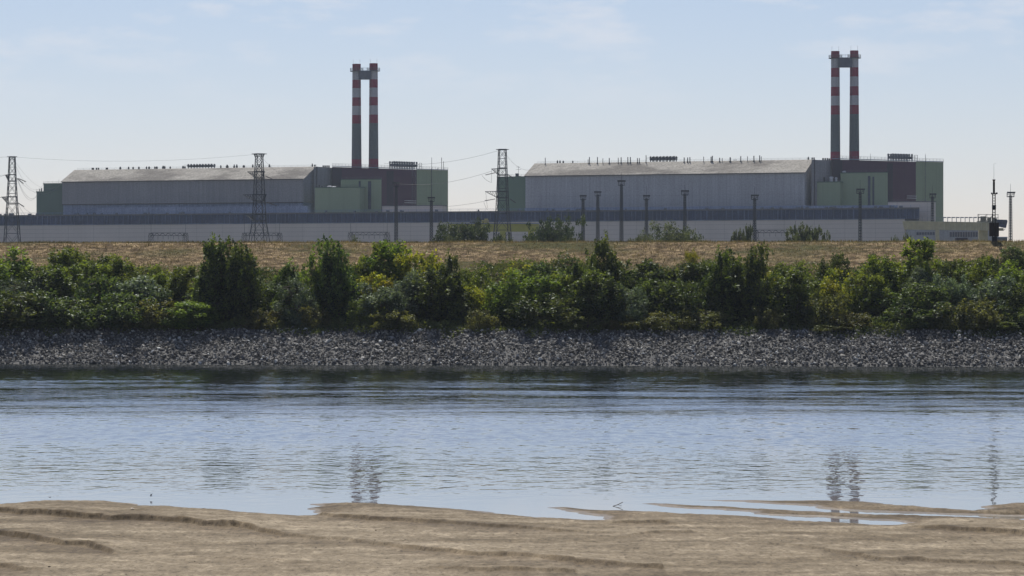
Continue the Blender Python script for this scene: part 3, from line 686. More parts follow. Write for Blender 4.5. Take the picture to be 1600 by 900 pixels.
# ------------------------------------------------------------------ lattice towers
def lattice(m, c, prof, yaw, r, rb, seg=None, zmin=GZ):
    """square lattice; prof = [(z, half width)...] from top to bottom"""
    zs_ = [p[0] for p in prof][::-1]; ws = [p[1] for p in prof][::-1]
    def cor(z, k):
        w = float(np.interp(z, zs_, ws)); t_ = yaw + math.pi / 4 + k * math.pi / 2
        return Vector((c[0] + w * 1.414 * math.cos(t_), c[1] + w * 1.414 * math.sin(t_), z))
    z = zs_[0]; L_ = [z]
    while z < zs_[-1] - .3:
        w = float(np.interp(z, zs_, ws)); z = min(zs_[-1], z + max(w * 2.3, .9)); L_.append(z)
    for za, zb_ in zip(L_[:-1], L_[1:]):
        for k in range(4):
            m[1].bar(cor(za, k), cor(zb_, k + 1), rb, caps=False); m[1].bar(cor(za, k + 1), cor(zb_, k), rb, caps=False)
            m[1].bar(cor(zb_, k), cor(zb_, k + 1), rb, caps=False)
    for k in range(4):
        for za, zb_ in zip(zs_[:-1], zs_[1:]): m[0][k].bar(cor(za, k), cor(zb_, k), r, caps=False)
    return cor
def insulator(m, p, d, n=7, sp=.28):
    d = Vector(d).normalized()
    for k in range(n):
        q = p + d * (k * sp); m.bar(q, q + d * .14, .17, .06, n=6)
    return p + d * (n * sp)
def tower(label, px, Y, tops, arms, yaw):
    """tops: [(py, half width px)]; arms: [(py, reach px left, reach px right)]"""
    c = P(px, 0, Y); s = Y / F
    prof = [(zz(py, Y), w * s) for py, w in tops]; prof.append((GZ - .3, prof[-1][1] + (prof[-1][0] - GZ) * .12))
    t = empty('pylon', (c.x, c.y, GZ), label, 'pylon', 'lattice pylons')
    m = [[MB() for _ in range(4)], MB()]
    cor = lattice(m, (c.x, c.y), prof, yaw, .18, .075)
    for k in range(4): m[0][k].build('leg', M_dk, t)
    m[1].build('bracing', M_dk, t)
    m = MB(); zt_ = prof[0][0]
    for k in range(4): m.bar(cor(zt_, k), cor(zt_, k + 1), .22)
    m.bar((c.x - prof[0][1] * 1.9, c.y, zt_), (c.x + prof[0][1] * 1.9, c.y, zt_), .16)
    m.build('cap_frame', M_dk, t)
    tips = []
    for py, rl, rr in arms:
        z = zz(py, Y); w = float(np.interp(z, [p[0] for p in prof][::-1], [p[1] for p in prof][::-1]))
        for sgn, reach in ((-1, rl), (1, rr)):
            if not reach: continue
            m = MB(); tip = Vector((c.x + sgn * reach * s, c.y + (-sgn * 2.0), z)); n = 5; lo = z - 2.3
            for o in (-w, w):
                ba = Vector((c.x + sgn * w, c.y + o, z)); bb = Vector((c.x + sgn * w, c.y + o, lo))
                m.bar(ba, tip, .11); m.bar(bb, tip, .11)
                for k in range(n):
                    u0, u1 = k / n, (k + 1) / n
                    m.bar(bb.lerp(tip, u0), ba.lerp(tip, u1), .06, caps=False); m.bar(ba.lerp(tip, u0), bb.lerp(tip, u0), .06, caps=False)
            m.build('crossarm', M_dk, t); tips.append(tip)
        for zc_ in (z, z - 2.3):
            m = MB()
            for k in range(4): m.bar(cor(zc_, k), cor(zc_, k + 1), .2)
            m.build('collar_frame', M_dk, t)
    return t, tips, Vector((c.x, c.y, zt_))
M_dk = simple('pylon_steel', (.022, .025, .03), .6, .2, .3)
T1, tips1, top1 = tower('leftmost lattice pylon, two triangular arms, standing clear against the sky at the left edge', 19, 1150, [(245, 4.2), (280, 5.6), (318, 7.4), (346, 9.4), (375, 11.2)], [(273, 12, 0), (307.5, 18, 0)], math.radians(18))
T2, tips2, top2 = tower('lattice pylon standing in front of the left hall', 405, 1130, [(240.5, 6.2), (246, 4.6), (275, 6), (314, 7.2), (345, 8.5), (375, 12.5)], [(268, 19, 9), (304, 26, 12), (335, 22, 0)], math.radians(24))
T3, tips3, top3 = tower('lattice pylon in front of the green box, between the two halls', 785, 1140, [(233.5, 5.3), (262, 6.2), (300, 7.6), (335, 9), (375, 12.5)], [(263.5, 17, 0), (299, 27, 0)], math.radians(12))

def mast(label, px, Y, ptop, head, rod, w=2.2):
    c = P(px, 0, Y); s = Y / F; zt_ = zz(ptop, Y)
    t = empty('lighting_mast', (c.x, c.y, GZ), label, 'lighting mast', 'slim lattice lighting masts')
    m = [[MB() for _ in range(4)], MB()]; lattice(m, (c.x, c.y), [(zt_ - 1, w * s * .62), (GZ - .3, w * s * 1.15)], math.radians(30), .11, .055)
    q = MB()
    for k in range(4): q.v, q.f, q.m = q.v, q.f, q.m; n = len(q.v); q.add(m[0][k].v, m[0][k].f)
    q.add(m[1].v, m[1].f); q.build('lattice_shaft', M_dk, t)
    hw = head * s
    m = MB(); m.box((c.x, c.y, zt_ - 1.4), (hw * 2, hw * 2, .25))
    for a_, b_ in (((-hw, -hw), (hw, -hw)), ((hw, -hw), (hw, hw)), ((hw, hw), (-hw, hw)), ((-hw, hw), (-hw, -hw))):
        railing(m, (c.x + a_[0], c.y + a_[1], zt_ - 1.3), (c.x + b_[0], c.y + b_[1], zt_ - 1.3), 1.1, .9, .05)
    m.build('head_platform', M_dk, t)
    for k in range(-2, 3):
        m = MB(); m.box((c.x + k * hw * .48, c.y - hw - .1, zt_), (.55, .4, .55), k * .2); m.bar((c.x + k * hw * .48, c.y - hw, zt_ - 1), (c.x + k * hw * .48, c.y - hw, zt_), .06); m.build('floodlight', M_darksteel, t)
    if rod:
        m = MB(); m.bar((c.x, c.y, zt_ - 1.3), (c.x, c.y, zz(rod, Y)), .09, .05); m.build('lightning_rod', M_dk, t)
mast('slim mast in front of the left plum block, carrying wires from the right pylon', 619, 1180, 286, 4.5, 282)
mast('slim mast in front of the left green end wall, tall rod on top', 674, 1180, 309, 4.5, 262)
mast('leftmost and shortest of the three close slim masts before the right hall', 911, 1150, 306, 4.2, 0)
mast('slim mast between the shorter and the tallest mast in front of the right hall', 934, 1150, 300, 4.6, 0)
mast('tallest slim mast before the right hall', 971, 1120, 283, 5.2, 270)
mast('slim mast just right of the tallest one in front of the right hall', 1010, 1150, 306, 4.2, 290)
mast('slim mast above the wide grey bush beyond the levee, before the right hall', 1070, 1150, 298.5, 5, 289)
mast('slim mast above the small thin trees beyond the levee, before the right hall', 1179, 1150, 305.5, 5, 291)
mast('slim mast in front of the taller annex under the right chimneys', 1344, 1130, 296, 5.5, 281)
mast('slim mast in front of the right green end wall', 1457, 1200, 303.5, 4.2, 290)
mast('slim mast standing clear against the sky at the right edge', 1579, 1100, 301, 5.2, 287)

def portal(label, x0, x1, Y, pt, pb, pp):
    a, b = P(x0, 0, Y), P(x1, 0, Y)
    t = empty('switchyard_portal', ((a.x + b.x) / 2, Y, GZ), label, 'switchyard gantry', 'switchyard portals')
    for c in (a, b):
        m = [[MB() for _ in range(4)], MB()]; lattice(m, (c.x, c.y), [(zz(pt, Y), .55), (zz(pb + 2, Y), .7), (GZ - .3, 1.3)], .6, .075, .035)
        q = MB()
        for k in range(4): q.add(m[0][k].v, m[0][k].f)
        q.add(m[1].v, m[1].f); q.bar((c.x, c.y, zz(pt, Y)), (c.x, c.y, zz(pp, Y)), .07); q.build('column', M_dk, t)
    m = MB(); z0, z1 = zz(pb, Y), zz(pt, Y); n = 12
    for d in (-.5, .5):
        for z in (z0, z1): m.bar((a.x, Y + d, z), (b.x, Y + d, z), .10)
        for k in range(n):
            xa, xb = a.x + (b.x - a.x) * k / n, a.x + (b.x - a.x) * (k + 1) / n; m.bar((xa, Y + d, z0 if k % 2 else z1), (xb, Y + d, z1 if k % 2 else z0), .06, caps=False)
    m.build('beam', M_dk, t)
    m = MB()
    for k in (.2, .35, .5, .65, .8): insulator(m, Vector((a.x + (b.x - a.x) * k, Y, z0)), (0, 0, -1), 6, .25)
    m.build('insulator', M_ins, t)
portal('steel portal before the left hall, left of the middle pylon', 236, 290, 1160, 364, 368, 350)
portal('steel portal straddled by the pylon in front of the left hall', 382, 437, 1160, 364, 368, 349)
portal('steel portal below the left plum block, left of a slim mast', 548, 605, 1160, 363, 367, 349)
portal('steel portal half hidden by thin trees, right of a slim mast', 1181, 1243, 1160, 359.5, 363.5, 345)

# overhead wires
wn = MB()
def wire(name, label, pts_list, r=.045, sag=.02, ins=()):
    m = MB()
    for a, b in pts_list:
        a, b = Vector(a), Vector(b); D = (b - a).length; pts = []
        for k in range(25):
            u = k / 24; p = a.lerp(b, u); p.z -= 4 * sag * D * u * (1 - u); pts.append(p)
        m.path(pts, r, n=3)
    o = m.build(name, M_wire, origin=(pts_list[0][0][0], pts_list[0][0][1], pts_list[0][0][2])); tag(o, label, 'power line', 'overhead wires'); return o
wire('overhead_wire', 'faint top wire strung from the left pylon to the pylon before the left hall', [(top1, top2)], .028, .022)
wire('overhead_wire', 'faint top wire running from the left pylon out of the left edge', [(top1, P(-250, 235, 1150))], .04, .02)
wire('overhead_wire', 'top wire rising over the left green block to the right pylon', [(P(600, 255, 1330), top3)], .045, .012)
wire('overhead_wire', 'wire dropping from the pylon top down to the left hall roof', [(top2, P(492, 262, 1462))], .04, .02)
wire('overhead_wire', 'wire dropping from the right pylon top to the right hall roof', [(top3, P(846, 254, 1395))], .045, .02)
wire('overhead_wire', 'two wires dropping from the left pylon top to the green boxes', [(top1, P(70, 285, 1500)), (top1, P(100, 283, 1500))], .035, .02)
wire('overhead_wire', 'wires leaving the left pylon arms through the left edge', [(tips1[0], P(-200, 276, 1150)), (tips1[0], P(-200, 330, 1180)), (tips1[1], P(-200, 318, 1150)), (tips1[1], P(-120, 345, 1200))], .05, .02)
wire('overhead_wire', 'upper wires from the left pylon down to the green boxes', [(P(27, 279, 1150), P(95, 287, 1490)), (P(27, 279, 1150), P(62, 300, 1480)), (P(27, 280, 1150), P(58, 303, 1480))], .05, .015)
wire('overhead_wire', 'lower wires from the left pylon down to the turbine hall roof', [(P(28, 316, 1150), P(100, 331, 1440)), (P(28, 317, 1150), P(60, 330, 1440))], .05, .015)
wire('overhead_wire', 'upper wire from the right pylon arm to the mast before the plum block', [(tips3[0] - Vector((0, 0, .8)), P(674, 288, 1180)), (P(674, 288, 1180), P(619, 287, 1180))], .05, .015)
wire('overhead_wire', 'lower wire from the right pylon arm to the mast before the green wall', [(P(773, 311, 1138), P(674, 324, 1180))], .05, .012)
wire('overhead_wire', 'short looping jumper wires hanging under the right pylon arms', [(P(753, 274, 1138), P(768, 285, 1138)), (P(768, 265, 1138), P(768, 285, 1138)), (P(759, 300, 1138), P(762, 325, 1138)), (P(756, 316, 1138), P(762, 328, 1138))], .05, .12)
for label, pts in (('dark insulator strings on the left pylon', [(27, 279, 37, 287), (29, 279, 41, 284), (28, 317, 38, 323)]), ('dark insulator strings on the pylon before the left hall', [(415, 275, 428, 281), (418, 316, 433, 322)]), ('dark insulator strings on the right pylon', [(773, 270, 758, 273.5), (773, 311, 757, 313.5), (794, 273, 803, 279), (797, 311, 806, 317)])):
    for k, (x0, y0, x1, y1) in enumerate(pts):
        tw = (T1, T2, T3)[('left pylon' in label and 'right' not in label) * 0 + ('before' in label) * 1 + ('right pylon' in label) * 2]
        m = MB(); A = P(x0, y0, 1145); B_ = P(x1, y1, 1143); n = 9; d = (B_ - A) / n
        for q in range(n): m.bar(A + d * q, A + d * (q + .6), .2, .1, n=6)
        m.path([A, B_], .05); m.build('insulator_string', M_ins, tw)

# ------------------------------------------------------------------ gantry cranes
def z_(py, Y): return zz(py, Y)
Yg = 1180
t = empty('gantry_crane', (*P(790, 0, Yg).xy, GZ), 'yellow-green gantry crane between the two dark round bushes beyond the levee', 'gantry crane', 'gantry cranes')
m = MB(); A, B_ = P(700, 0, Yg), P(842, 0, Yg); m.box(((A.x + B_.x) / 2, Yg, (z_(350, Yg) + z_(362, Yg)) / 2), (B_.x - A.x, 2.2, z_(350, Yg) - z_(362, Yg))); m.build('beam', M_crane, t)
m = MB(); m.box(((A.x + B_.x) / 2, Yg, z_(350, Yg) + .15), (B_.x - A.x + .3, 2.8, .28)); railing(m, (A.x, Yg - 1.2, z_(350, Yg) + .3), (B_.x, Yg - 1.2, z_(350, Yg) + .3), 1.1, 1.4, .05); m.build('walkway', M_mull, t)
for x0, x1, x2, x3 in ((781, 790, 784, 790), (825, 834, 825, 832), (712, 721, 714, 720)):
    m = MB(); za, zb_ = z_(362, Yg), GZ - .2; a0, a1, b0, b1 = P(x0, 0, Yg).x, P(x1, 0, Yg).x, P(x2, 0, Yg).x, P(x3, 0, Yg).x
    vs = [(b0, Yg - 1, zb_), (b1, Yg - 1, zb_), (b1, Yg + 1, zb_), (b0, Yg + 1, zb_), (a0, Yg - 1, za - .01), (a1, Yg - 1, za - .01), (a1, Yg + 1, za - .01), (a0, Yg + 1, za - .01)]
    m.add(vs, [(0, 3, 2, 1), (4, 5, 6, 7), (0, 1, 5, 4), (1, 2, 6, 5), (2, 3, 7, 6), (3, 0, 4, 7)]); m.build('leg', M_crane, t)
m = MB(); m.bar(P(790, 363, Yg + 4), Vector((*P(791, 0, Yg + 4).xy, GZ)), .4); m.bar(P(796, 363, Yg + 4), Vector((*P(800, 0, Yg + 4).xy, GZ)), .4); m.build('strut', M_darksteel, t)
m = MB(); q_ = P(758, 345, Yg); m.box((q_.x, q_.y + .5, q_.z - .4), (2.6, 1.6, 1.4)); m.box((q_.x + .4, q_.y + .5, q_.z + .5), (1.3, 1.2, .6)); m.build('trolley', simple('pale_yellow_paint', (.5, .42, .15)), t)
m = MB(); m.box((q_.x - 4, q_.y + .5, q_.z - .3), (3.4, 1.4, 1.2)); m.bar((q_.x - 6, Yg, q_.z + .9), (q_.x + 6, Yg, q_.z - .7), .1); m.build('winch', M_steel, t)

Yg = 1120
t = empty('gantry_crane', (*P(1500, 0, Yg).xy, GZ), 'long cream gantry crane at the right end of the plant, behind the brown pole', 'gantry crane', 'gantry cranes')
m = MB(); a, b = P(1414, 0, Yg), P(1546, 0, Yg - 12)
zt0, zt1, zb0, zb1 = z_(345.5, Yg), z_(349, Yg), z_(358.5, Yg), z_(361, Yg)
vs = [(a.x, a.y, zb0), (b.x, b.y, zb1), (b.x, b.y + 2.5, zb1), (a.x, a.y + 2.5, zb0), (a.x - .6, a.y, zt0), (b.x, b.y, zt1), (b.x, b.y + 2.5, zt1), (a.x - .6, a.y + 2.5, zt0)]
m.add(vs, [(0, 3, 2, 1), (4, 5, 6, 7), (0, 1, 5, 4), (1, 2, 6, 5), (2, 3, 7, 6), (3, 0, 4, 7)]); m.build('beam', M_cranec, t)
m = MB()
for k in range(16):
    u = (k + .5) / 16; p = a.lerp(b, u); m.box((p.x, p.y - .06, (zt0 + zb0) / 2 + (zt1 - zt0) * u), (.18, .14, (zt0 - zb0) - .2), 0)
m.bar((a.x - .4, a.y - .1, zt0), (b.x, b.y - .1, zt1), .18); m.build('stiffener', simple('pale_cream_paint', (.5, .47, .33)), t)
for x0, x1, x2, x3 in ((1462, 1467, 1464, 1469), (1529, 1543, 1531, 1543)):
    m = MB(); za, zb_ = z_(359.8, Yg), GZ - .2; Y2 = Yg - 6; a0, a1, b0, b1 = P(x0, 0, Y2).x, P(x1, 0, Y2).x, P(x2, 0, Y2).x, P(x3, 0, Y2).x
    vs = [(b0, Y2 - 1, zb_), (b1, Y2 - 1, zb_), (b1, Y2 + 1.2, zb_), (b0, Y2 + 1.2, zb_), (a0, Y2 - 1, za), (a1, Y2 - 1, za), (a1, Y2 + 1.2, za), (a0, Y2 + 1.2, za)]
    m.add(vs, [(0, 3, 2, 1), (4, 5, 6, 7), (0, 1, 5, 4), (1, 2, 6, 5), (2, 3, 7, 6), (3, 0, 4, 7)]); m.build('leg', M_cranec, t)
m = MB()
for k in range(10):
    px = 1474 + k * 6.8; y_ = Yg - 8; zb2 = z_(348, Yg); zt2 = z_(341, Yg)
    p = P(px, 0, y_); m.bar((p.x, p.y, zb2), (p.x, p.y, zt2), .14)
    if k % 1 == 0: m.box((p.x + .45, p.y, zt2 + .1), (1.15, .6, .35))
m.bar((P(1474, 0, Yg - 8).x, Yg - 8, z_(341, Yg)), (P(1536, 0, Yg - 8).x, Yg - 8, z_(341, Yg)), .07); m.build('post_row', M_cranec2 if False else M_mull, t)
m = MB(); railing(m, P(1433, 345, Yg - 1) , P(1474, 346, Yg - 1), 1.3, 1.6, .05); m.build('walkway_railing', M_mull, t)
m = MB(); y_ = Yg - 9
def bxp(m, x0, x1, p0, p1, y, d):
    A = P(x0, p0, y); B_ = P(x1, p1, y); m.box(((A.x + B_.x) / 2, y + d / 2, (A.z + B_.z) / 2), (B_.x - A.x, d, A.z - B_.z))
bxp(m, 1528, 1560, 345.5, 348.8, y_, 3); bxp(m, 1533, 1541, 338, 345.3, y_ + .5, 2); bxp(m, 1544, 1549, 340, 345.3, y_ + .5, 2); bxp(m, 1552, 1558, 341, 345.3, y_ + .5, 2)
for x in (1528, 1529.5, 1542, 1550, 1559.5): p = P(x, 334.5, y_); m.bar((p.x, y_, z_(345.5, y_)), p, .11)
for py_ in (335, 339.5): m.bar(P(1528, py_, y_), P(1560, py_ + .5, y_), .11)
m.bar(P(1531, 345, y_), P(1541, 336, y_), .1); m.bar(P(1541, 345, y_), P(1552, 336, y_), .1); m.build('trolley', M_tr if False else simple('grey_green_machinery', (.16, .16, .13), .7, .1, .4, 2), t)
m = MB(); A = P(1558.5, 343, y_); B_ = P(1574, 356, y_ ); 
vs = []
for yy in (y_ - .5, y_ + 3):
    vs += [(A.x, yy, B_.z + .6), (B_.x - .5, yy, B_.z), (B_.x, yy, A.z - .5), (B_.x - .3, yy, A.z - .1), (A.x, yy, A.z)]
m.add(vs, [(0, 1, 2, 3, 4), (9, 8, 7, 6, 5)] + [(i, 5 + i, 5 + (i + 1) % 5, (i + 1) % 5) for i in range(5)]); cb_ = m.build('cabin', M_cabin, t)
m = MB(); bxp(m, 1561, 1565, 345.5, 350, y_ - .62, .1); bxp(m, 1566.5, 1571, 345.5, 350, y_ - .62, .1); m.build('window', M_glass, t)
m = MB(); bxp(m, 1556, 1568, 356.4, 360.5, y_ + .3, 2); m.bar(P(1568, 360.3, y_), P(1571, 357, y_), .1); m.build('cabin_platform', M_cranec, t)

Yb = 1155
t = empty('low_building', (*P(1490, 0, Yb).xy, GZ), 'long low pale building with dark blue window bands under the cream gantry crane', 'low building')
m = MB(); A, B_ = P(1416, 0, Yb), P(1550, 0, Yb - 14); z1 = z_(355, Yb); m.prism([A.xy, B_.xy, (B_.x + 4, B_.y + 12), (A.x + 4, A.y + 12)], GZ - .5, z1); m.build('wall', M_hall2, t)
m = MB(); m.prism([(A.x - .2, A.y - .2), (B_.x + .2, B_.y - .2), (B_.x + 4.2, B_.y + 12), (A.x + 4, A.y + 12)], z1 + .01, z1 + .3); m.build('roof', M_flat, t)
def onb(px): u = (px - 1416) / 134; p = A.lerp(B_, u); return Vector(((px - CX) / F * p.y, p.y, 0))
for x0, x1, p0, p1 in ((1432, 1461, 363, 367.5), (1484, 1528, 363, 371)):
    n = int((x1 - x0) / 4)
    for k in range(n):
        a_, b_ = onb(x0 + (x1 - x0) * k / n), onb(x0 + (x1 - x0) * (k + 1) / n - .5); m = MB()
        m.prism([(a_.x, a_.y - .08), (b_.x, b_.y - .08), (b_.x, b_.y + .05), (a_.x, a_.y + .05)], z_(p1, Yb), z_(p0, Yb)); m.build('window', M_glass, t)
m = MB(); bxp(m, 1494, 1512, 371.6, 378, Yb - 14, 3); m.build('loading_door', M_maroon2, t)
t = empty('container', (*P(1565, 0, 1080).xy, GZ), 'small grey flat-roofed hut at the levee skyline right of the brown pole', 'hut')
m = MB(); bxp(m, 1556, 1574, 371.5, 401, 1080, 5); m.build('wall', M_duct, t); m = MB(); bxp(m, 1555.6, 1574.4, 370, 371.4, 1079.8, 5.4); m.build('roof', M_mull, t)

# ------------------------------------------------------------------ brown instrument pole on the levee crest
Yp = float(bank_y(55)) + 41.3; x_ = (1553 - CX) / F * Yp; zg = float(ter_z(x_, Yp)); sp_ = Yp / F
t = empty('instrument_pole', (x_, Yp, zg), 'dark brown pole with antennas and cabinets on the levee crest', 'instrument pole')
def pz(py): return zz(py, Yp)
m = MB()
for s in (-.14, .14): m.bar((x_ + s, Yp, zg - .3), (x_ + s, Yp, pz(302)), .06, n=6)
for py_ in np.arange(305, 345, 4.5): m.bar((x_ - .14, Yp, pz(py_)), (x_ + .14, Yp, pz(py_)), .045)
m.build('twin_post', M_rust, t)
m = MB(); m.bar((x_, Yp, pz(303)), (x_, Yp, pz(284)), .125, n=8); m.bar((x_, Yp, pz(284)), (x_, Yp, pz(280.5)), .08, .19, n=8); m.build('mast_tube', M_rust, t)
m = MB(); m.bar((x_, Yp, pz(281)), (x_, Yp, pz(256)), .02, .012); m.bar((x_, Yp, pz(256)), (x_ + .3, Yp, pz(254.5)), .012); m.build('whip_antenna', M_dk, t)
m = MB(); m.bar((x_ - .3, Yp, pz(303)), (x_ + .36, Yp, pz(303)), .05); m.box((x_ - .25, Yp, pz(302.3)), (.14, .14, .2)); m.box((x_ + .3, Yp, pz(302)), (.2, .12, .18), .4); m.build('crossarm', M_darksteel, t)
m = MB(); m.box((x_, Yp - .05, pz(324)), (.42, .3, .5)); m.bar((x_, Yp - .2, pz(326)), (x_, Yp - .2, pz(322)), .2, n=8); m.build('junction_box', M_dk, t)
m = MB(); m.box((x_ - .28, Yp - .1, (pz(348) + pz(369)) / 2), (.52, .5, pz(348) - pz(369))); m.build('cabinet', M_rust, t)
m = MB(); m.box((x_ + .27, Yp - .1, (pz(348) + pz(369.5)) / 2), (.50, .5, pz(348) - pz(369.5))); m.build('cabinet', M_rust, t)
m = MB(); m.box((x_ + .05, Yp, (pz(369) + zg) / 2 - .1), (.55, .4, pz(369) - zg + .1)); m.build('plinth', M_darksteel, t)

# ------------------------------------------------------------------ stones of the riprap belt
def ico(sub=1):
    t = (1 + 5 ** .5) / 2
    v = [(-1, t, 0), (1, t, 0), (-1, -t, 0), (1, -t, 0), (0, -1, t), (0, 1, t), (0, -1, -t), (0, 1, -t), (t, 0, -1), (t, 0, 1), (-t, 0, -1), (-t, 0, 1)]
    f = [(0, 11, 5), (0, 5, 1), (0, 1, 7), (0, 7, 10), (0, 10, 11), (1, 5, 9), (5, 11, 4), (11, 10, 2), (10, 7, 6), (7, 1, 8), (3, 9, 4), (3, 4, 2), (3, 2, 6), (3, 6, 8), (3, 8, 9), (4, 9, 5), (2, 4, 11), (6, 2, 10), (8, 6, 7), (9, 8, 1)]
    v = np.array(v, float); v /= np.linalg.norm(v[0]); return v, np.array(f)
def stone(seed):
    r = np.random.default_rng(seed); v, f = ico()
    for _ in range(7):                                  # chop flat facets
        n = r.normal(size=3); n /= np.linalg.norm(n); d = r.uniform(.35, .8); h = v @ n - d
        v = v - np.clip(h, 0, None)[:, None] * n
    v = v * r.uniform(.55, 1.15, 3) * [1.15, 1.0, .8] + r.normal(size=v.shape) * .04
    return v, f
STONES = [stone(i) for i in range(24)]
def rot(r):
    a, b, c = r.uniform(0, 6.28), r.uniform(-.9, .9), r.uniform(-.9, .9)
    ca, sa, cb, sb, cc, sc = math.cos(a), math.sin(a), math.cos(b), math.sin(b), math.cos(c), math.sin(c)
    return np.array([[ca, -sa, 0], [sa, ca, 0], [0, 0, 1]]) @ np.array([[cb, 0, sb], [0, 1, 0], [-sb, 0, cb]]) @ np.array([[1, 0, 0], [0, cc, -sc], [0, sc, cc]])
M = NM('quarry_stone'); p = M.pos(); at = M.n('ShaderNodeAttribute', _attribute_name='tint'); oi = M.n('ShaderNodeObjectInfo')
c = M.ramp(M.math('FRACT', M.math('ADD', at.outputs['Fac'], oi.outputs['Random'])), [(0, (.060, .057, .052)), (.5, (.165, .158, .145)), (.88, (.37, .355, .325)), (1, (.56, .57, .55))])
c = M.mix(1.0, c, M.ramp(M.noise(p, 6, 5, .7), [(.3, (.6,) * 3), (.7, (1.1,) * 3)]), 'MULTIPLY')
b = M.n('ShaderNodeBsdfPrincipled', Roughness=.8); b.inputs['Specular IOR Level'].default_value = .3; M.l(c, b.inputs['Base Color'])
M_stone = M.done(b.outputs[0])
r = np.random.default_rng(5); V_, F_, T_ = [], [], []; n0 = 0
N = 27000
for k in range(N):
    x = r.uniform(-64, 64); s_ = r.uniform(.0, 8.3); y = float(bank_y(x)) + s_
    if s_ > 7.6 and r.random() > .5: continue
    v, f = STONES[r.integers(24)]; sz = min(.42, .09 + r.exponential(.055))
    z = np.interp(s_, PROF_S, PROF_Z) + r.uniform(.0, .22)
    V_.append((v * sz) @ rot(r).T + [x, y, z]); F_.append(f + n0); T_.append(np.full(len(f), r.random() ** 1.5)); n0 += len(v)
me = np_mesh('riprap_stones', np.concatenate(V_), np.concatenate(F_), M_stone, tint=np.concatenate(T_))
tag(link('riprap', me), 'belt of broken grey quarry stone along the far waterline', 'riprap', kind='stuff')
protos = []
for k in range(12):
    v, f = STONES[k]; protos.append(np_mesh('loose_stone', v, f, M_stone, tint=np.full(len(f), .12 + .05 * k)))
def big_stone(px, py, w, label, group='larger stones in the riprap'):
    Yq = 325
    for _ in range(12):
        x = (px - CX) / F * Yq; s_ = Yq - float(bank_y(x)); z = float(np.interp(s_, PROF_S, PROF_Z))
        Yq = Yq + .8 * (float(bank_y(x)) + np.interp(zz(py, Yq), PROF_Z[2:4], PROF_S[2:4]) - Yq)
    o = bpy.data.objects.new('stone', protos[int(r.integers(12))]); COL.objects.link(o)
    o.location = (x, Yq, zz(py, Yq) + .12); sc_ = w / F * Yq / 2; o.scale = (sc_, sc_ * .9, sc_ * .8)
    o.rotation_euler = (r.uniform(-.4, .4), r.uniform(-.4, .4), r.uniform(0, 6.28)); tag(o, label, 'stone', group); return o
for px, py, w, lb in ((373, 551, 11, 'large pale squarish stone low in the riprap, under the tallest left-hand tree'), (97, 543, 9, 'pale round stone in the riprap near the left edge'),
    (917, 542, 11, 'long pale stone in the upper riprap below the bushy dark tree'), (947, 550, 10, 'biggest of the pale flat slabs in the middle of the riprap'), (1263, 555, 12, 'large pale blocky stone in the riprap below the right-hand dark tree'),
    (1346, 569, 8, 'small white stone touching the water in the right half'), (565, 551, 9, 'pale stone in the riprap under the yellow-green bushes'), (1100, 529, 7, 'flat stone at the very top of the riprap under the olive scrub')):
    big_stone(px, py, w, lb)
for k in range(285):
    big_stone(r.uniform(-10, 1610), r.uniform(524, 567), r.uniform(4.5, 7), 'larger angular grey stone lying among the smaller riprap stones')

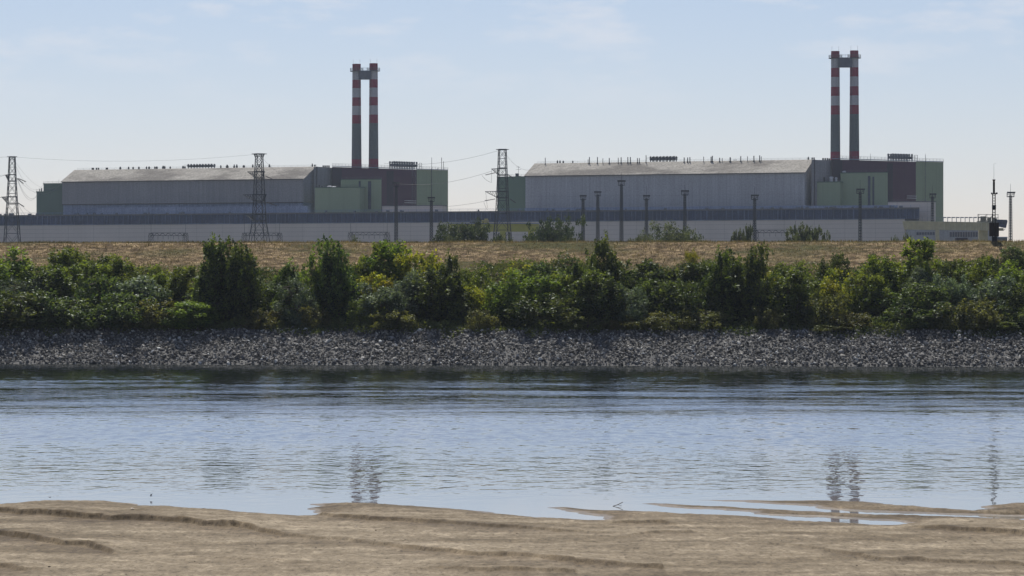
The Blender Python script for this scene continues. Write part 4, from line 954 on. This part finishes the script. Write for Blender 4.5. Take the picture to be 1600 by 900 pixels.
# ------------------------------------------------------------------ foliage
def leaves(cent, nrm_up, size, rng, tint):
    """diamond leaves: centres (n,3)"""
    n = len(cent); a = rng.normal(size=(n, 3)); a[:, 2] += nrm_up; a /= np.linalg.norm(a, axis=1)[:, None]
    b = rng.normal(size=(n, 3)); u = np.cross(a, b); u /= np.linalg.norm(u, axis=1)[:, None]; w = np.cross(a, u)
    s = (size * rng.uniform(.6, 1.35, n))[:, None]
    v = np.stack([cent - u * s, cent + w * s * .55 + a * s * .12, cent + u * s, cent - w * s * .55 + a * s * .12], 1).reshape(-1, 3)
    return v, np.arange(4 * n).reshape(n, 4), tint
def make_plant(seed, kind, hgt, wid, nleaf, lsize, wisp=1.4, nst=3, spiky=.5, prof=((0, .55), (.25, 1), (.6, .9), (.85, .6), (1, .25)), low=.05, lobes=60, trunk_r=.12, up=.3, rs=1):
    rng = np.random.default_rng(seed); pt, pr = zip(*prof)
    stems = []; tb = MB()
    for i in range(nst):
        ang = rng.uniform(0, 6.28); lean = rng.uniform(.15, .9) * wid * .5 if nst > 1 else .05
        top = hgt * (1 if i == 0 else rng.uniform(.66, 1.0)); base = np.array([rng.normal() * .12, rng.normal() * .12, -.3])
        tip = np.array([math.cos(ang) * lean, math.sin(ang) * lean * .8, top * .93]); pts = []
        bend = rng.normal(size=3) * [.25, .25, 0] * wid * .12
        for k in range(7):
            u = k / 6; pts.append(base * (1 - u) + tip * u + bend * math.sin(u * 3.14) * 1.2)
        for k in range(6): tb.bar(pts[k], pts[k + 1], trunk_r * (1 - k / 6.6) * (1 if i == 0 else .7), trunk_r * (1 - (k + 1) / 6.6) * (1 if i == 0 else .7), n=5, caps=False)
        stems.append(np.array(pts))
    C, W, Tn = [], [], []
    for j in range(lobes):
        st = stems[rng.integers(nst)]; u = rng.uniform(low, 1) ** .85; q = u * 6; k = min(5, int(q)); c = st[k] + (st[k + 1] - st[k]) * (q - k)
        env = np.interp(u, pt, pr) * wid * .5 / (1 if nst == 1 else 1.35); ang = rng.uniform(0, 6.28); rr = env * rng.uniform(.2, 1.35) ** .65
        c2 = c + [math.cos(ang) * rr, math.sin(ang) * rr, rng.normal() * .03 * hgt]
        if c2[2] < .1: c2[2] = rng.uniform(.1, .4)
        rad = rs * wid * rng.uniform(.08, .16) * (1.15 - .45 * u)
        stretch = np.array([1, 1, 1.0 + spiky * rng.uniform(0, 1.6)])
        C.append(c2); W.append(rad * stretch); Tn.append(rng.uniform(0, 1))
        if rng.random() < .35: tb.bar(c, c2, .035, .012, n=3, caps=False)
    for j in range(int(lobes * .35 * spiky)):           # upright leading shoots on top
        st = stems[rng.integers(nst)]; c = st[6] + rng.normal(size=3) * [wid * .09, wid * .09, hgt * .05]; c[2] = st[6][2] + rng.uniform(-.12, .02) * hgt
        C.append(c); W.append(np.array([.26, .26, hgt * rng.uniform(.04, .085)])); Tn.append(rng.uniform(.4, 1))
    C = np.array(C); W = np.array(W); Tn = np.array(Tn); vol = (W[:, 0] * W[:, 1] * W[:, 2]) ** .62; idx = rng.choice(len(C), nleaf, p=vol / vol.sum())
    d = rng.normal(size=(nleaf, 3)); d /= np.linalg.norm(d, axis=1)[:, None]; rad = rng.uniform(.1, wisp, nleaf)[:, None] ** .7
    cent = C[idx] + d * rad * W[idx]; cent[:, 2] = np.abs(cent[:, 2])
    tint = np.clip(.05 + .8 * Tn[idx] ** 1.3 + rng.normal(size=nleaf) * .22, 0, 1)
    v, q, tn = leaves(cent, up, lsize, rng, tint)
    cm = np_mesh('crown', v, q, LEAF[kind], tint=tn)
    tm = bpy.data.meshes.new('trunk'); tm.from_pydata(tb.v, [], tb.f); tm.materials.append(M_bark); tm.update()
    return dict(c=cm, t=tm, h=hgt, w=wid)
PR = {}
def protos_for(kind, n, **kw): PR[kind] = [make_plant(hash(kind) % 1 + 100 * ord(kind[0]) + 7 * i, kind[0], **kw) for i in range(n)]
protos_for('D', 4, hgt=9.5, wid=6, nleaf=8200, lsize=.19, nst=7, spiky=1.2, lobes=190, rs=.66, prof=((0, .95), (.25, 1.05), (.6, .95), (.85, .65), (1, .25)))
protos_for('G', 4, hgt=7, wid=5, nleaf=8000, lsize=.15, nst=5, spiky=.9, lobes=120, rs=.8, prof=((0, .8), (.25, 1), (.6, 1), (.85, .75), (1, .35)))
protos_for('Y', 3, hgt=5, wid=4, nleaf=4600, lsize=.14, nst=5, spiky=.9, lobes=60)
protos_for('S', 3, hgt=5, wid=4.2, nleaf=7500, lsize=.12, nst=5, spiky=.35, lobes=60, prof=((0, .8), (.3, 1), (.6, 1), (.85, .8), (1, .4)))
protos_for('B', 4, hgt=4, wid=4.6, nleaf=6000, lsize=.14, nst=5, spiky=.9, lobes=80, rs=.8, prof=((0, .9), (.3, 1), (.7, .95), (1, .5)))
protos_for('O', 3, hgt=3, wid=4.4, nleaf=4600, lsize=.12, nst=6, spiky=.9, lobes=60, rs=.8, prof=((0, 1), (.4, 1), (.8, .8), (1, .5)))
PR['H'] = [make_plant(900 + i, 'H', hgt=12, wid=14, nleaf=26000, lsize=.27, wisp=1.1, nst=9, spiky=.2, lobes=260, rs=.8, prof=((0, .85), (.3, 1), (.7, 1.1), (.85, 1.05), (1, .75)), trunk_r=.25) for i in range(2)]
PR['HT'] = [make_plant(950 + i, 'L', hgt=8, wid=7, nleaf=5000, lsize=.24, wisp=1.2, nst=7, spiky=.9, lobes=90, rs=.7, trunk_r=.13, prof=((0, .7), (.4, 1), (.8, 1.1), (1, .6))) for i in range(3)]
PR['HL'] = [make_plant(930 + i, 'L', hgt=10, wid=12, nleaf=17000, lsize=.26, wisp=1.2, nst=8, spiky=.5, lobes=150, trunk_r=.2, prof=((0, .85), (.3, 1), (.7, 1.1), (.85, 1.05), (1, .7))) for i in range(2)]
PR['T'] = [make_plant(980, 'G', hgt=8, wid=3.6, nleaf=3600, lsize=.15, nst=1, spiky=.5, low=.38, lobes=46, prof=((0, .1), (.4, .8), (.6, 1), (.85, .8), (1, .4)))]
used = {}; pr = random.Random(77)
def plant(px, ptop, wpx, s_, kind, label, cat='tree', name=None, group=None, Yabs=None, base=None):
    if Yabs is None:
        Yq = 340.0
        for _ in range(6): x = (px - CX) / F * Yq; Yq = float(bank_y(x)) + s_
        z0 = float(ter_z(x, Yq))
    else: Yq = Yabs; x = (px - CX) / F * Yq; z0 = GZ
    hh_ = zz(ptop, Yq) - z0; k = used.get(kind, 0); used[kind] = k + 1; p = PR[kind][k % len(PR[kind])]
    o = empty(name or ('tree' if cat == 'tree' else 'shrub'), (x, Yq, z0), label, cat, group or ('trees and shrubs on the far bank' if Yabs is None else 'trees beyond the levee'))
    sw = wpx / F * Yq / p['w'] * 1.06; o.scale = (sw, sw, hh_ / p['h'] / 1.0); o.rotation_euler[2] = pr.uniform(0, 6.28)
    c = link('crown', p['c'], parent=o); t_ = link('trunk' if cat == 'tree' else 'stems', p['t'], parent=o)
    return o
PL = [
 (8, 383, 85, 23, 'G', 'loose green tree cut by the left edge of the picture, on the upper bank'),
 (40, 430, 70, 15, 'S', 'dull olive-grey bush below the loose tree at the left edge'),
 (80, 412, 75, 17, 'D', 'dark bush near the left edge with a black shadowed underside'),
 (104, 386, 62, 24, 'G', 'bright tree with yellow-tipped upright shoots near the left edge'),
 (140, 408, 65, 20, 'G', 'green bush just right of the yellow-tipped tree'),
 (188, 397, 62, 24, 'G', 'bright green bush with two pointed tips against the dry levee, left part'),
 (165, 432, 70, 14, 'B', 'mid-green bush below the pointed bright bush in the left part'),
 (228, 430, 85, 15, 'S', 'rounded grey-green willow bush left of the tallest left-hand tree'),
 (255, 412, 55, 22, 'G', 'small light green bush above the rounded grey-green willow'),
 (287, 415, 62, 18, 'G', 'light green bush leaning against the tallest left-hand tree'),
 (18, 460, 105, 8.8, 'B', 'low dark green scrub above the stones at the left corner'),
 (78, 452, 90, 9.5, 'B', 'low rounded scrub, second from the left above the stones'),
 (135, 462, 90, 8.8, 'B', 'low rounded scrub, third from the left above the stones'),
 (192, 458, 85, 9.2, 'B', 'low olive scrub, fourth from the left above the stones'),
 (240, 468, 75, 8.6, 'O', 'pale olive scrub above the stones left of the tallest left-hand tree'),
 (292, 470, 75, 8.6, 'G', 'low light green scrub at the left foot of the tallest left-hand tree'),
 (330, 374, 62, 13, 'D', 'left half of the tall dense pair of trees on the left'),
 (355, 369, 62, 14, 'D', 'tallest dense tree on the left, poking above the levee'),
 (385, 378, 60, 12, 'D', 'right half of the tall dense trees on the left'),
 (352, 430, 105, 10, 'D', 'dark dense undergrowth tree at the foot of the tallest left-hand trees'),
 (425, 425, 60, 17, 'S', 'grey-green bush right of the tallest left-hand trees'),
 (448, 410, 55, 14, 'D', 'dark medium tree between the tallest left trees and the dark narrow tree'),
 (470, 433, 55, 11, 'S', 'silvery glinting bush left of the dark narrow tree'),
 (427, 462, 60, 10, 'D', 'dark low bush below the silvery bushes, left of the dark narrow tree'),
 (410, 484, 50, 8.2, 'O', 'olive scrub patch at the stone edge right of the tall left trees'),
 (492, 478, 40, 8.4, 'O', 'narrow yellow-olive scrub at the left foot of the dark narrow tree'),
 (528, 371, 58, 13, 'D', 'dark narrow tree below the left chimneys, tip above the levee'),
 (508, 396, 45, 14, 'G', 'lighter green side tree left of the dark narrow tree'),
 (527, 430, 75, 10, 'D', 'dark spreading lower tree at the foot of the dark narrow tree'),
 (575, 376, 62, 21, 'G', 'olive tree of upright shoots right of the dark narrow tree, left of its twin'),
 (612, 375, 65, 21, 'G', 'olive tree of upright shoots right of the dark narrow tree, right of its twin'),
 (573, 418, 55, 16, 'Y', 'bright yellow bush below the upright olive trees'),
 (590, 426, 45, 15, 'Y', 'small yellow bush touching the bright yellow one'),
 (653, 388, 60, 20, 'Y', 'tall yellow-green bush left of the dark twin-topped tree'),
 (642, 422, 62, 14, 'S', 'blue-green willow below the tall yellow-green bush'),
 (605, 442, 70, 12, 'S', 'grey-green willow sloping down towards the light green shrub'),
 (572, 466, 42, 9, 'G', 'light green low bush standing at the stones below the yellow bush'),
 (616, 484, 62, 8.2, 'O', 'arching olive-yellow scrub at the stone edge, left of the dark twin-topped tree'),
 (705, 397, 50, 13, 'D', 'left top of the dark twin-topped tree in the middle left'),
 (692, 412, 72, 12, 'D', 'dark broad body of the twin-topped tree'),
 (695, 455, 95, 10, 'D', 'dark low bush at the foot of the twin-topped tree'),
 (733, 418, 45, 19, 'G', 'light green bush right of the dark twin-topped tree'),
 (752, 440, 45, 14, 'Y', 'light yellow-green bush in the gap right of the twin-topped tree'),
 (752, 484, 42, 8.4, 'O', 'yellow-olive scrub in the gap above the stones, middle of the picture'),
 (792, 417, 62, 13, 'G', 'green pointed bush left of centre, dark at its foot'),
 (800, 455, 70, 10, 'D', 'dark bush at the foot of the green pointed bush'),
 (845, 430, 62, 13, 'G', 'broad bright green bush in the centre of the bank'),
 (875, 425, 55, 14, 'G', 'taller bright green bush with dark centre, left of the bushy dark tree'),
 (855, 458, 90, 10, 'B', 'low mid-green thicket below the central bright bushes'),
 (815, 404, 40, 25, 'Y', 'small yellow-green sapling against the dry levee in the centre'),
 (850, 410, 70, 24, 'B', 'low mid-green growth on the slope above the central bright bushes'),
 (895, 412, 60, 24, 'B', 'low growth on the slope left of the bushy dark tree'),
 (942, 371, 60, 14, 'D', 'bushy dark tree right of centre, tip above the levee'),
 (912, 388, 42, 14, 'D', 'shorter dark companion tree on the left of the bushy dark tree'),
 (935, 420, 80, 11, 'D', 'dark lower tree at the foot of the bushy dark tree'),
 (985, 443, 48, 11, 'S', 'pale silver bush right of the bushy dark tree'),
 (1010, 433, 42, 14, 'D', 'small dark bush right of the pale silver bush'),
 (1045, 438, 70, 13, 'B', 'soft mid-green rounded bush between the silver bush and flat-topped tree'),
 (1088, 442, 62, 12, 'B', 'soft mid-green rounded bush at the left foot of the flat-topped tree'),
 (1003, 405, 75, 25, 'B', 'green slope growth behind the pale silver bush'),
 (1050, 408, 75, 25, 'B', 'green slope growth above the soft rounded bushes'),
 (1098, 412, 60, 24, 'B', 'green slope growth left of the flat-topped tree'),
 (1084, 389, 24, 27, 'Y', 'thin yellow sapling standing alone on the dry levee'),
 (915, 487, 60, 8.2, 'O', 'olive-brown scrub at the stones under the bushy dark tree'),
 (968, 500, 50, 8, 'O', 'lowest olive scrub between the bushy dark tree and silver bush'),
 (1008, 495, 55, 8.2, 'O', 'olive scrub above the stones below the silver bush'),
 (1048, 487, 58, 8.5, 'O', 'larger olive scrub, left one of two under the soft rounded bushes'),
 (1092, 484, 62, 8.5, 'O', 'larger olive scrub, right one of two under the soft rounded bushes'),
 (1127, 392, 50, 13, 'D', 'left part of the dark flat-topped tree group'),
 (1150, 386, 50, 14, 'D', 'middle part of the dark flat-topped tree group'),
 (1176, 380, 45, 13, 'D', 'right, tallest part of the dark flat-topped tree group'),
 (1150, 425, 100, 10, 'D', 'dark low body under the flat-topped tree group'),
 (1203, 410, 50, 21, 'Y', 'light yellow-green bush right of the flat-topped tree group'),
 (1228, 408, 50, 21, 'G', 'light green bush behind the dark rounded tree'),
 (1238, 422, 72, 11, 'D', 'dark rounded tree right of the flat-topped group'),
 (1240, 462, 70, 9, 'D', 'black-shadowed bush below the dark rounded tree'),
 (1197, 482, 36, 8.3, 'O', 'small olive scrub between the flat-topped and rounded dark trees'),
 (1302, 396, 36, 27, 'B', 'small round dark bush alone on the dry levee'),
 (1290, 418, 50, 20, 'G', 'bright green bush below the small round levee bush'),
 (1318, 412, 50, 18, 'Y', 'yellow-green bush right of the small round levee bush'),
 (1292, 458, 52, 9.5, 'O', 'brown-olive bush right of the black-shadowed bush'),
 (1330, 488, 50, 8.3, 'O', 'yellow-olive scrub at the stones, right third'),
 (1300, 508, 52, 7.6, 'O', 'low olive mat creeping over the top stones, right third'),
 (1375, 397, 62, 18, 'G', 'green tree with pointed top left of the tall light green tree'),
 (1352, 425, 52, 14, 'G', 'light green lower tree left of the tall light green tree'),
 (1380, 448, 85, 10, 'D', 'dark thicket under the green pointed tree'),
 (1438, 370, 54, 20, 'T', 'tall light green tree with bare trunk showing, right third'),
 (1433, 415, 50, 16, 'S', 'grey-green bush behind the trunk of the tall light green tree'),
 (1440, 440, 72, 12, 'D', 'dark bush under the tall light green tree'),
 (1432, 470, 72, 9, 'B', 'low dim scrub under the dark bush, right third'),
 (1482, 428, 52, 15, 'S', 'silver-grey bush right of the tall light green tree'),
 (1512, 402, 56, 23, 'G', 'bright green bush on the upper bank below the cream crane'),
 (1486, 408, 45, 25, 'B', 'mid-green bush between the tall light tree and the bright upper bush'),
 (1547, 399, 36, 27, 'B', 'small dark bush at the end of the brown pole shadow'),
 (1545, 430, 75, 13, 'S', 'broad silver-topped bush with dark base near the right edge'),
 (1550, 462, 62, 10, 'D', 'dark bush under the broad silver-topped bush'),
 (1588, 404, 55, 23, 'G', 'bright green bush cut by the right edge, upper bank'),
 (1598, 432, 50, 13, 'D', 'dark bush cut by the right edge, middle of the bank'),
 (1592, 385, 40, 34, 'B', 'dim bush high on the levee at the right edge'),
 (1510, 468, 70, 8.8, 'O', 'brown-yellow scrub at the stones, taller one near the right edge'),
 (1545, 484, 48, 8.3, 'O', 'brown-yellow scrub at the stones, lower one near the right edge'),
 (1595, 478, 52, 9, 'B', 'dim low scrub above the stones at the right corner'),
 (1568, 502, 50, 7.8, 'G', 'small fresh green patch of scrub on the top stones near the right edge'),
 (-45, 400, 90, 18, 'G', 'green bush outside the left edge'), (-60, 455, 100, 9, 'B', 'low scrub outside the left edge'), (1655, 405, 90, 18, 'G', 'green bush outside the right edge'), (1660, 460, 100, 9, 'D', 'dark bush outside the right edge'),
]
for px, pt_, w_, s_, k_, lb in PL:
    if k_ == 'D' and pt_ >= 425 and s_ <= 11.5: s_ += 4.5
    elif s_ < 9.8: s_ += .6
    big = (k_ in 'DGT') and pt_ < 425
    plant(px, pt_, w_ * (1.12 if k_ in 'D' else 1.2), s_, k_, lb, 'tree' if big else 'shrub')
for px, pt_, w_, Y_, k_, lb in ((736, 342, 80, 640, 'H', 'wide dark round tree beyond the levee, left of the yellow-green crane leg'), (864, 336, 72, 640, 'H', 'wide dark round tree beyond the levee, right of the yellow-green crane'),
    (1056, 348, 66, 620, 'HL', 'wide grey-green bush beyond the levee in front of the right hall'), (1005, 362, 44, 600, 'HL', 'lower bush joined to the left side of the wide grey-green one beyond the levee'),
    (1150, 356, 18, 560, 'HT', 'left of the small thin trees beyond the levee in front of the right hall'), (1168, 349, 22, 560, 'HT', 'taller of the small thin trees beyond the levee in front of the right hall'),
    (1238, 357, 34, 560, 'HT', 'sparse grey bush beyond the levee, left end of the sparse row'), (1256, 347, 30, 570, 'HT', 'tallest sparse grey bush beyond the levee'), (1277, 352, 30, 560, 'HT', 'twiggy sparse bush beyond the levee, right of the tallest one'), (1293, 362, 18, 560, 'HT', 'lowest sparse bush beyond the levee, right end of the row'),
    (1399, 367, 14, 560, 'HT', 'smallest dark bush peeping over the levee, left of its neighbour near the cream crane'), (1419, 364, 18, 560, 'HT', 'small dark bush peeping over the levee under the cream crane end'), (560, 370, 26, 560, 'HT', 'small bush peeping over the levee under the left chimneys'), (705, 366, 24, 600, 'HT', 'small ragged bush at the left side of the wide dark round tree'), (896, 368, 26, 600, 'HT', 'small ragged bush at the right side of the second wide dark tree')):
    plant(px, pt_, w_, None, k_, lb, 'bush' if k_ == 'HT' or pt_ > 345 else 'tree', name='bush' if k_ == 'HT' or pt_ > 345 else 'tree', Yabs=Y_)

# undergrowth and dry grass: uncountable
rng = np.random.default_rng(11)
n = 275000; x = rng.uniform(-66, 66, n); s_ = rng.uniform(5.5, 37, n); lim = 33.2 + 4.5 * (fbm(x / 7, x * 0, 91, 3) - .5) * 2 + rng.normal(size=n) * .5
keep = (s_ < lim) & (s_ > 7.3 + 2.6 * (fbm(x / 2.2, x * 0 + 9, 92, 4) - .5) * 2); x, s_ = x[keep], s_[keep]; y = bank_y(x) + s_; hgt = 1.9 * fbm(x / 1.8, y / 2.4, 95, 3) ** 1.6 * np.interp(s_, [6, 9, 20, 34], [.3, 1, 1, .75])
z = ter_z(x, y) + rng.uniform(0, 1, len(x)) ** .7 * hgt
tn = np.clip(fbm(x / 3, y / 3, 97, 3) * 1.3 - .15 + rng.normal(size=len(x)) * .15, 0, 1)
v, q, tn = leaves(np.stack([x, y, z], 1), .3, .14, rng, tn)
tag(link('undergrowth', np_mesh('undergrowth', v, q, leaf_mat('weedy_undergrowth', (.028, .042, .015), (.115, .135, .042), .42), tint=tn)), 'low weeds and creepers covering the bank between the shrubs', 'undergrowth', kind='stuff')
n = 90000; x = rng.uniform(-66, 66, n); s_ = rng.uniform(23, 44, n); y = bank_y(x) + s_
z = ter_z(x, y); h_ = (.05 + .16 * rng.uniform(0, 1, n) * np.interp(s_, [38, 40.5], [1, 1.7]) * (.4 + 1.2 * fbm(x / 2, y / 2, 99, 3)))
ang = rng.uniform(0, 6.28, n); w_ = .035; dx, dy = np.cos(ang) * w_, np.sin(ang) * w_; lx, ly = rng.normal(size=n) * .06, rng.normal(size=n) * .06
v = np.stack([np.stack([x - dx, y - dy, z], 1), np.stack([x + dx, y + dy, z], 1), np.stack([x + lx, y + ly, z + h_], 1)], 1).reshape(-1, 3)
tn = np.clip(fbm(x / 4, y / 2, 101, 4) * 1.4 - .3 + rng.normal(size=n) * .2, 0, 1)
tag(link('dry_grass', np_mesh('dry_grass', v, np.arange(3 * n).reshape(n, 3), leaf_mat('dry_grass_blades', (.06, .055, .02), (.30, .24, .14), .3), tint=tn)), 'short sun-dried grass on the levee slope', 'grass', kind='stuff')

# ------------------------------------------------------------------ small things on the sand and over the water
def on_sand(px, py):
    z = .15
    for _ in range(8): x, y = g0(px, py, z); z = sand_z(x, y)
    return x, y, z
def debris(px, py, w, hpx, label, mat, name, cat, seed, group=None):
    x, y, z = on_sand(px, py); v, f = STONES[seed]; me = np_mesh(name, v, f, mat); o = link(name, me, (x, y, z + hpx / F * y * .35)); o.scale = (w / F * y / 2, w / F * y / 3, hpx / F * y / 2); o.rotation_euler[2] = .3
    tag(o, label, cat, group)
M_pale = simple('pale_limestone', (.55, .48, .40), .8, 0, .3, 8)
debris(207, 796, 12, 4, 'cream coloured flat stone lying on the left part of the sandbank', M_pale, 'stone', 'stone', 3)
debris(77, 886, 6, 3, 'small dark lump on the sand near the bottom left corner', M_darksteel, 'clod', 'clod', 5)
debris(530, 877.5, 7, 2.5, 'small white shell-like stone on the lower sand, left of middle', M_pale, 'stone', 'stone', 6)
debris(456 + 100, 823, 4, 2, 'tiny pale pebble on the sand under the left chimney reflection', M_pale, 'stone', 'stone', 7)
debris(1171, 779.5, 8, 3, 'white stone at the water edge of the far sand spit', simple('white_stone', (.7, .7, .68)), 'stone', 'stone', 8)
r2 = random.Random(3)
for k in range(230):
    px = r2.uniform(-5, 1605); py = 812 + 88 * r2.random(); w = r2.choice((1.6, 2.2, 2.2, 3, 4)); x, y, z = on_sand(px, py)
    if z < .05: continue
    if k < 6: cl = [np_mesh('clod', STONES[10 + k][0], STONES[10 + k][1], simple('damp_mud_clod' if k % 2 else 'dry_mud_clod', (.06, .048, .034) if k % 2 else (.10, .08, .06)))] if k == 0 else cl + [np_mesh('clod', STONES[10 + k][0], STONES[10 + k][1], cl[0].materials[0])]
    o = link('clod', cl[k % len(cl)], (x, y, z + .008)); sc_ = w / F * y / 2; o.scale = (sc_ * 1.3, sc_, sc_ * .6); o.rotation_euler[2] = r2.uniform(0, 6)
    tag(o, 'small dark mud clod scattered on the sandbank', 'clod', 'mud clods on the sandbank')
# driftwood twig in the shallow channel
x, y = g0(960, 791); m = MB(); s_ = y / F
m.path([(x - .06, y, .0), (x + .12, y, .055), (x + .32, y + .05, .15)], .014, n=5); m.bar((x + .12, y, .05), (x + .27, y - .05, .03), .009)
tag(m.build('driftwood', M_bark, origin=(x, y, 0)), 'forked dark twig sticking out of the calm shallow water by the sand', 'driftwood')
# birds: swallows skimming the water
M_bird = simple('dark_plumage', (.02, .022, .03), .5); 
def bird(px, py, z, label, wing, yaw, sc=.6):
    Yq = (H - z) * F / (py - YH); x = (px - CX) / F * Yq
    t = empty('bird', (x, Yq, z), label, 'bird', 'swallows over the water')
    m = MB(); c = Vector((x, Yq, z)); d = Vector((math.cos(yaw), math.sin(yaw), 0)); n = 8; prof = [(-.11, .004), (-.06, .012), (-.01, .024), (.03, .026), (.055, .018), (.075, .019), (.09, .012), (.105, .002)]
    for (a, r0), (b, r1) in zip(prof[:-1], prof[1:]): m.bar(c + d * a, c + d * b, r0, r1, n=8, caps=False)
    s = d.cross(Vector((0, 0, 1)))
    for e in (-1, 1):                                   # forked tail
        p = c - d * .10; q = c - d * .19 + s * e * .03; m.add([p + s * .008, p - s * .008, q, p + Vector((0, 0, .006))], [(0, 1, 2), (0, 2, 3), (1, 3, 2), (0, 3, 1)])
    m.build('body', M_bird, t); t.scale = (sc, sc, sc)
    for e in (-1, 1):
        m = MB(); ro = c + d * .045; rb = c - d * .02; u = (s * e * math.cos(wing) + Vector((0, 0, 1)) * math.sin(wing)); el = c + u * .08 + d * .03; tip = c + u * .19 - d * .07; eb = c + u * .08 - d * .035
        up = Vector((0, 0, .004)); vs = [ro, rb, el, eb, tip]; vs = vs + [p + up for p in vs]
        m.add(vs, [(0, 2, 3, 1), (2, 4, 3), (5, 6, 8, 7), (7, 8, 9), (0, 5, 7, 2), (2, 7, 9, 4), (4, 9, 8, 3), (3, 8, 6, 1), (1, 6, 5, 0)]); m.build('wing', M_bird, t)
bird(236, 775, .12, 'swallow with raised wings low over the water near the left bank', 1.15, 2.6)
bird(78, 777, .12, 'swallow gliding low over the water at the far left', .25, .9)
bird(1137, 797, .12, 'small bird above the calm channel between the sand spits', .9, 1.4)
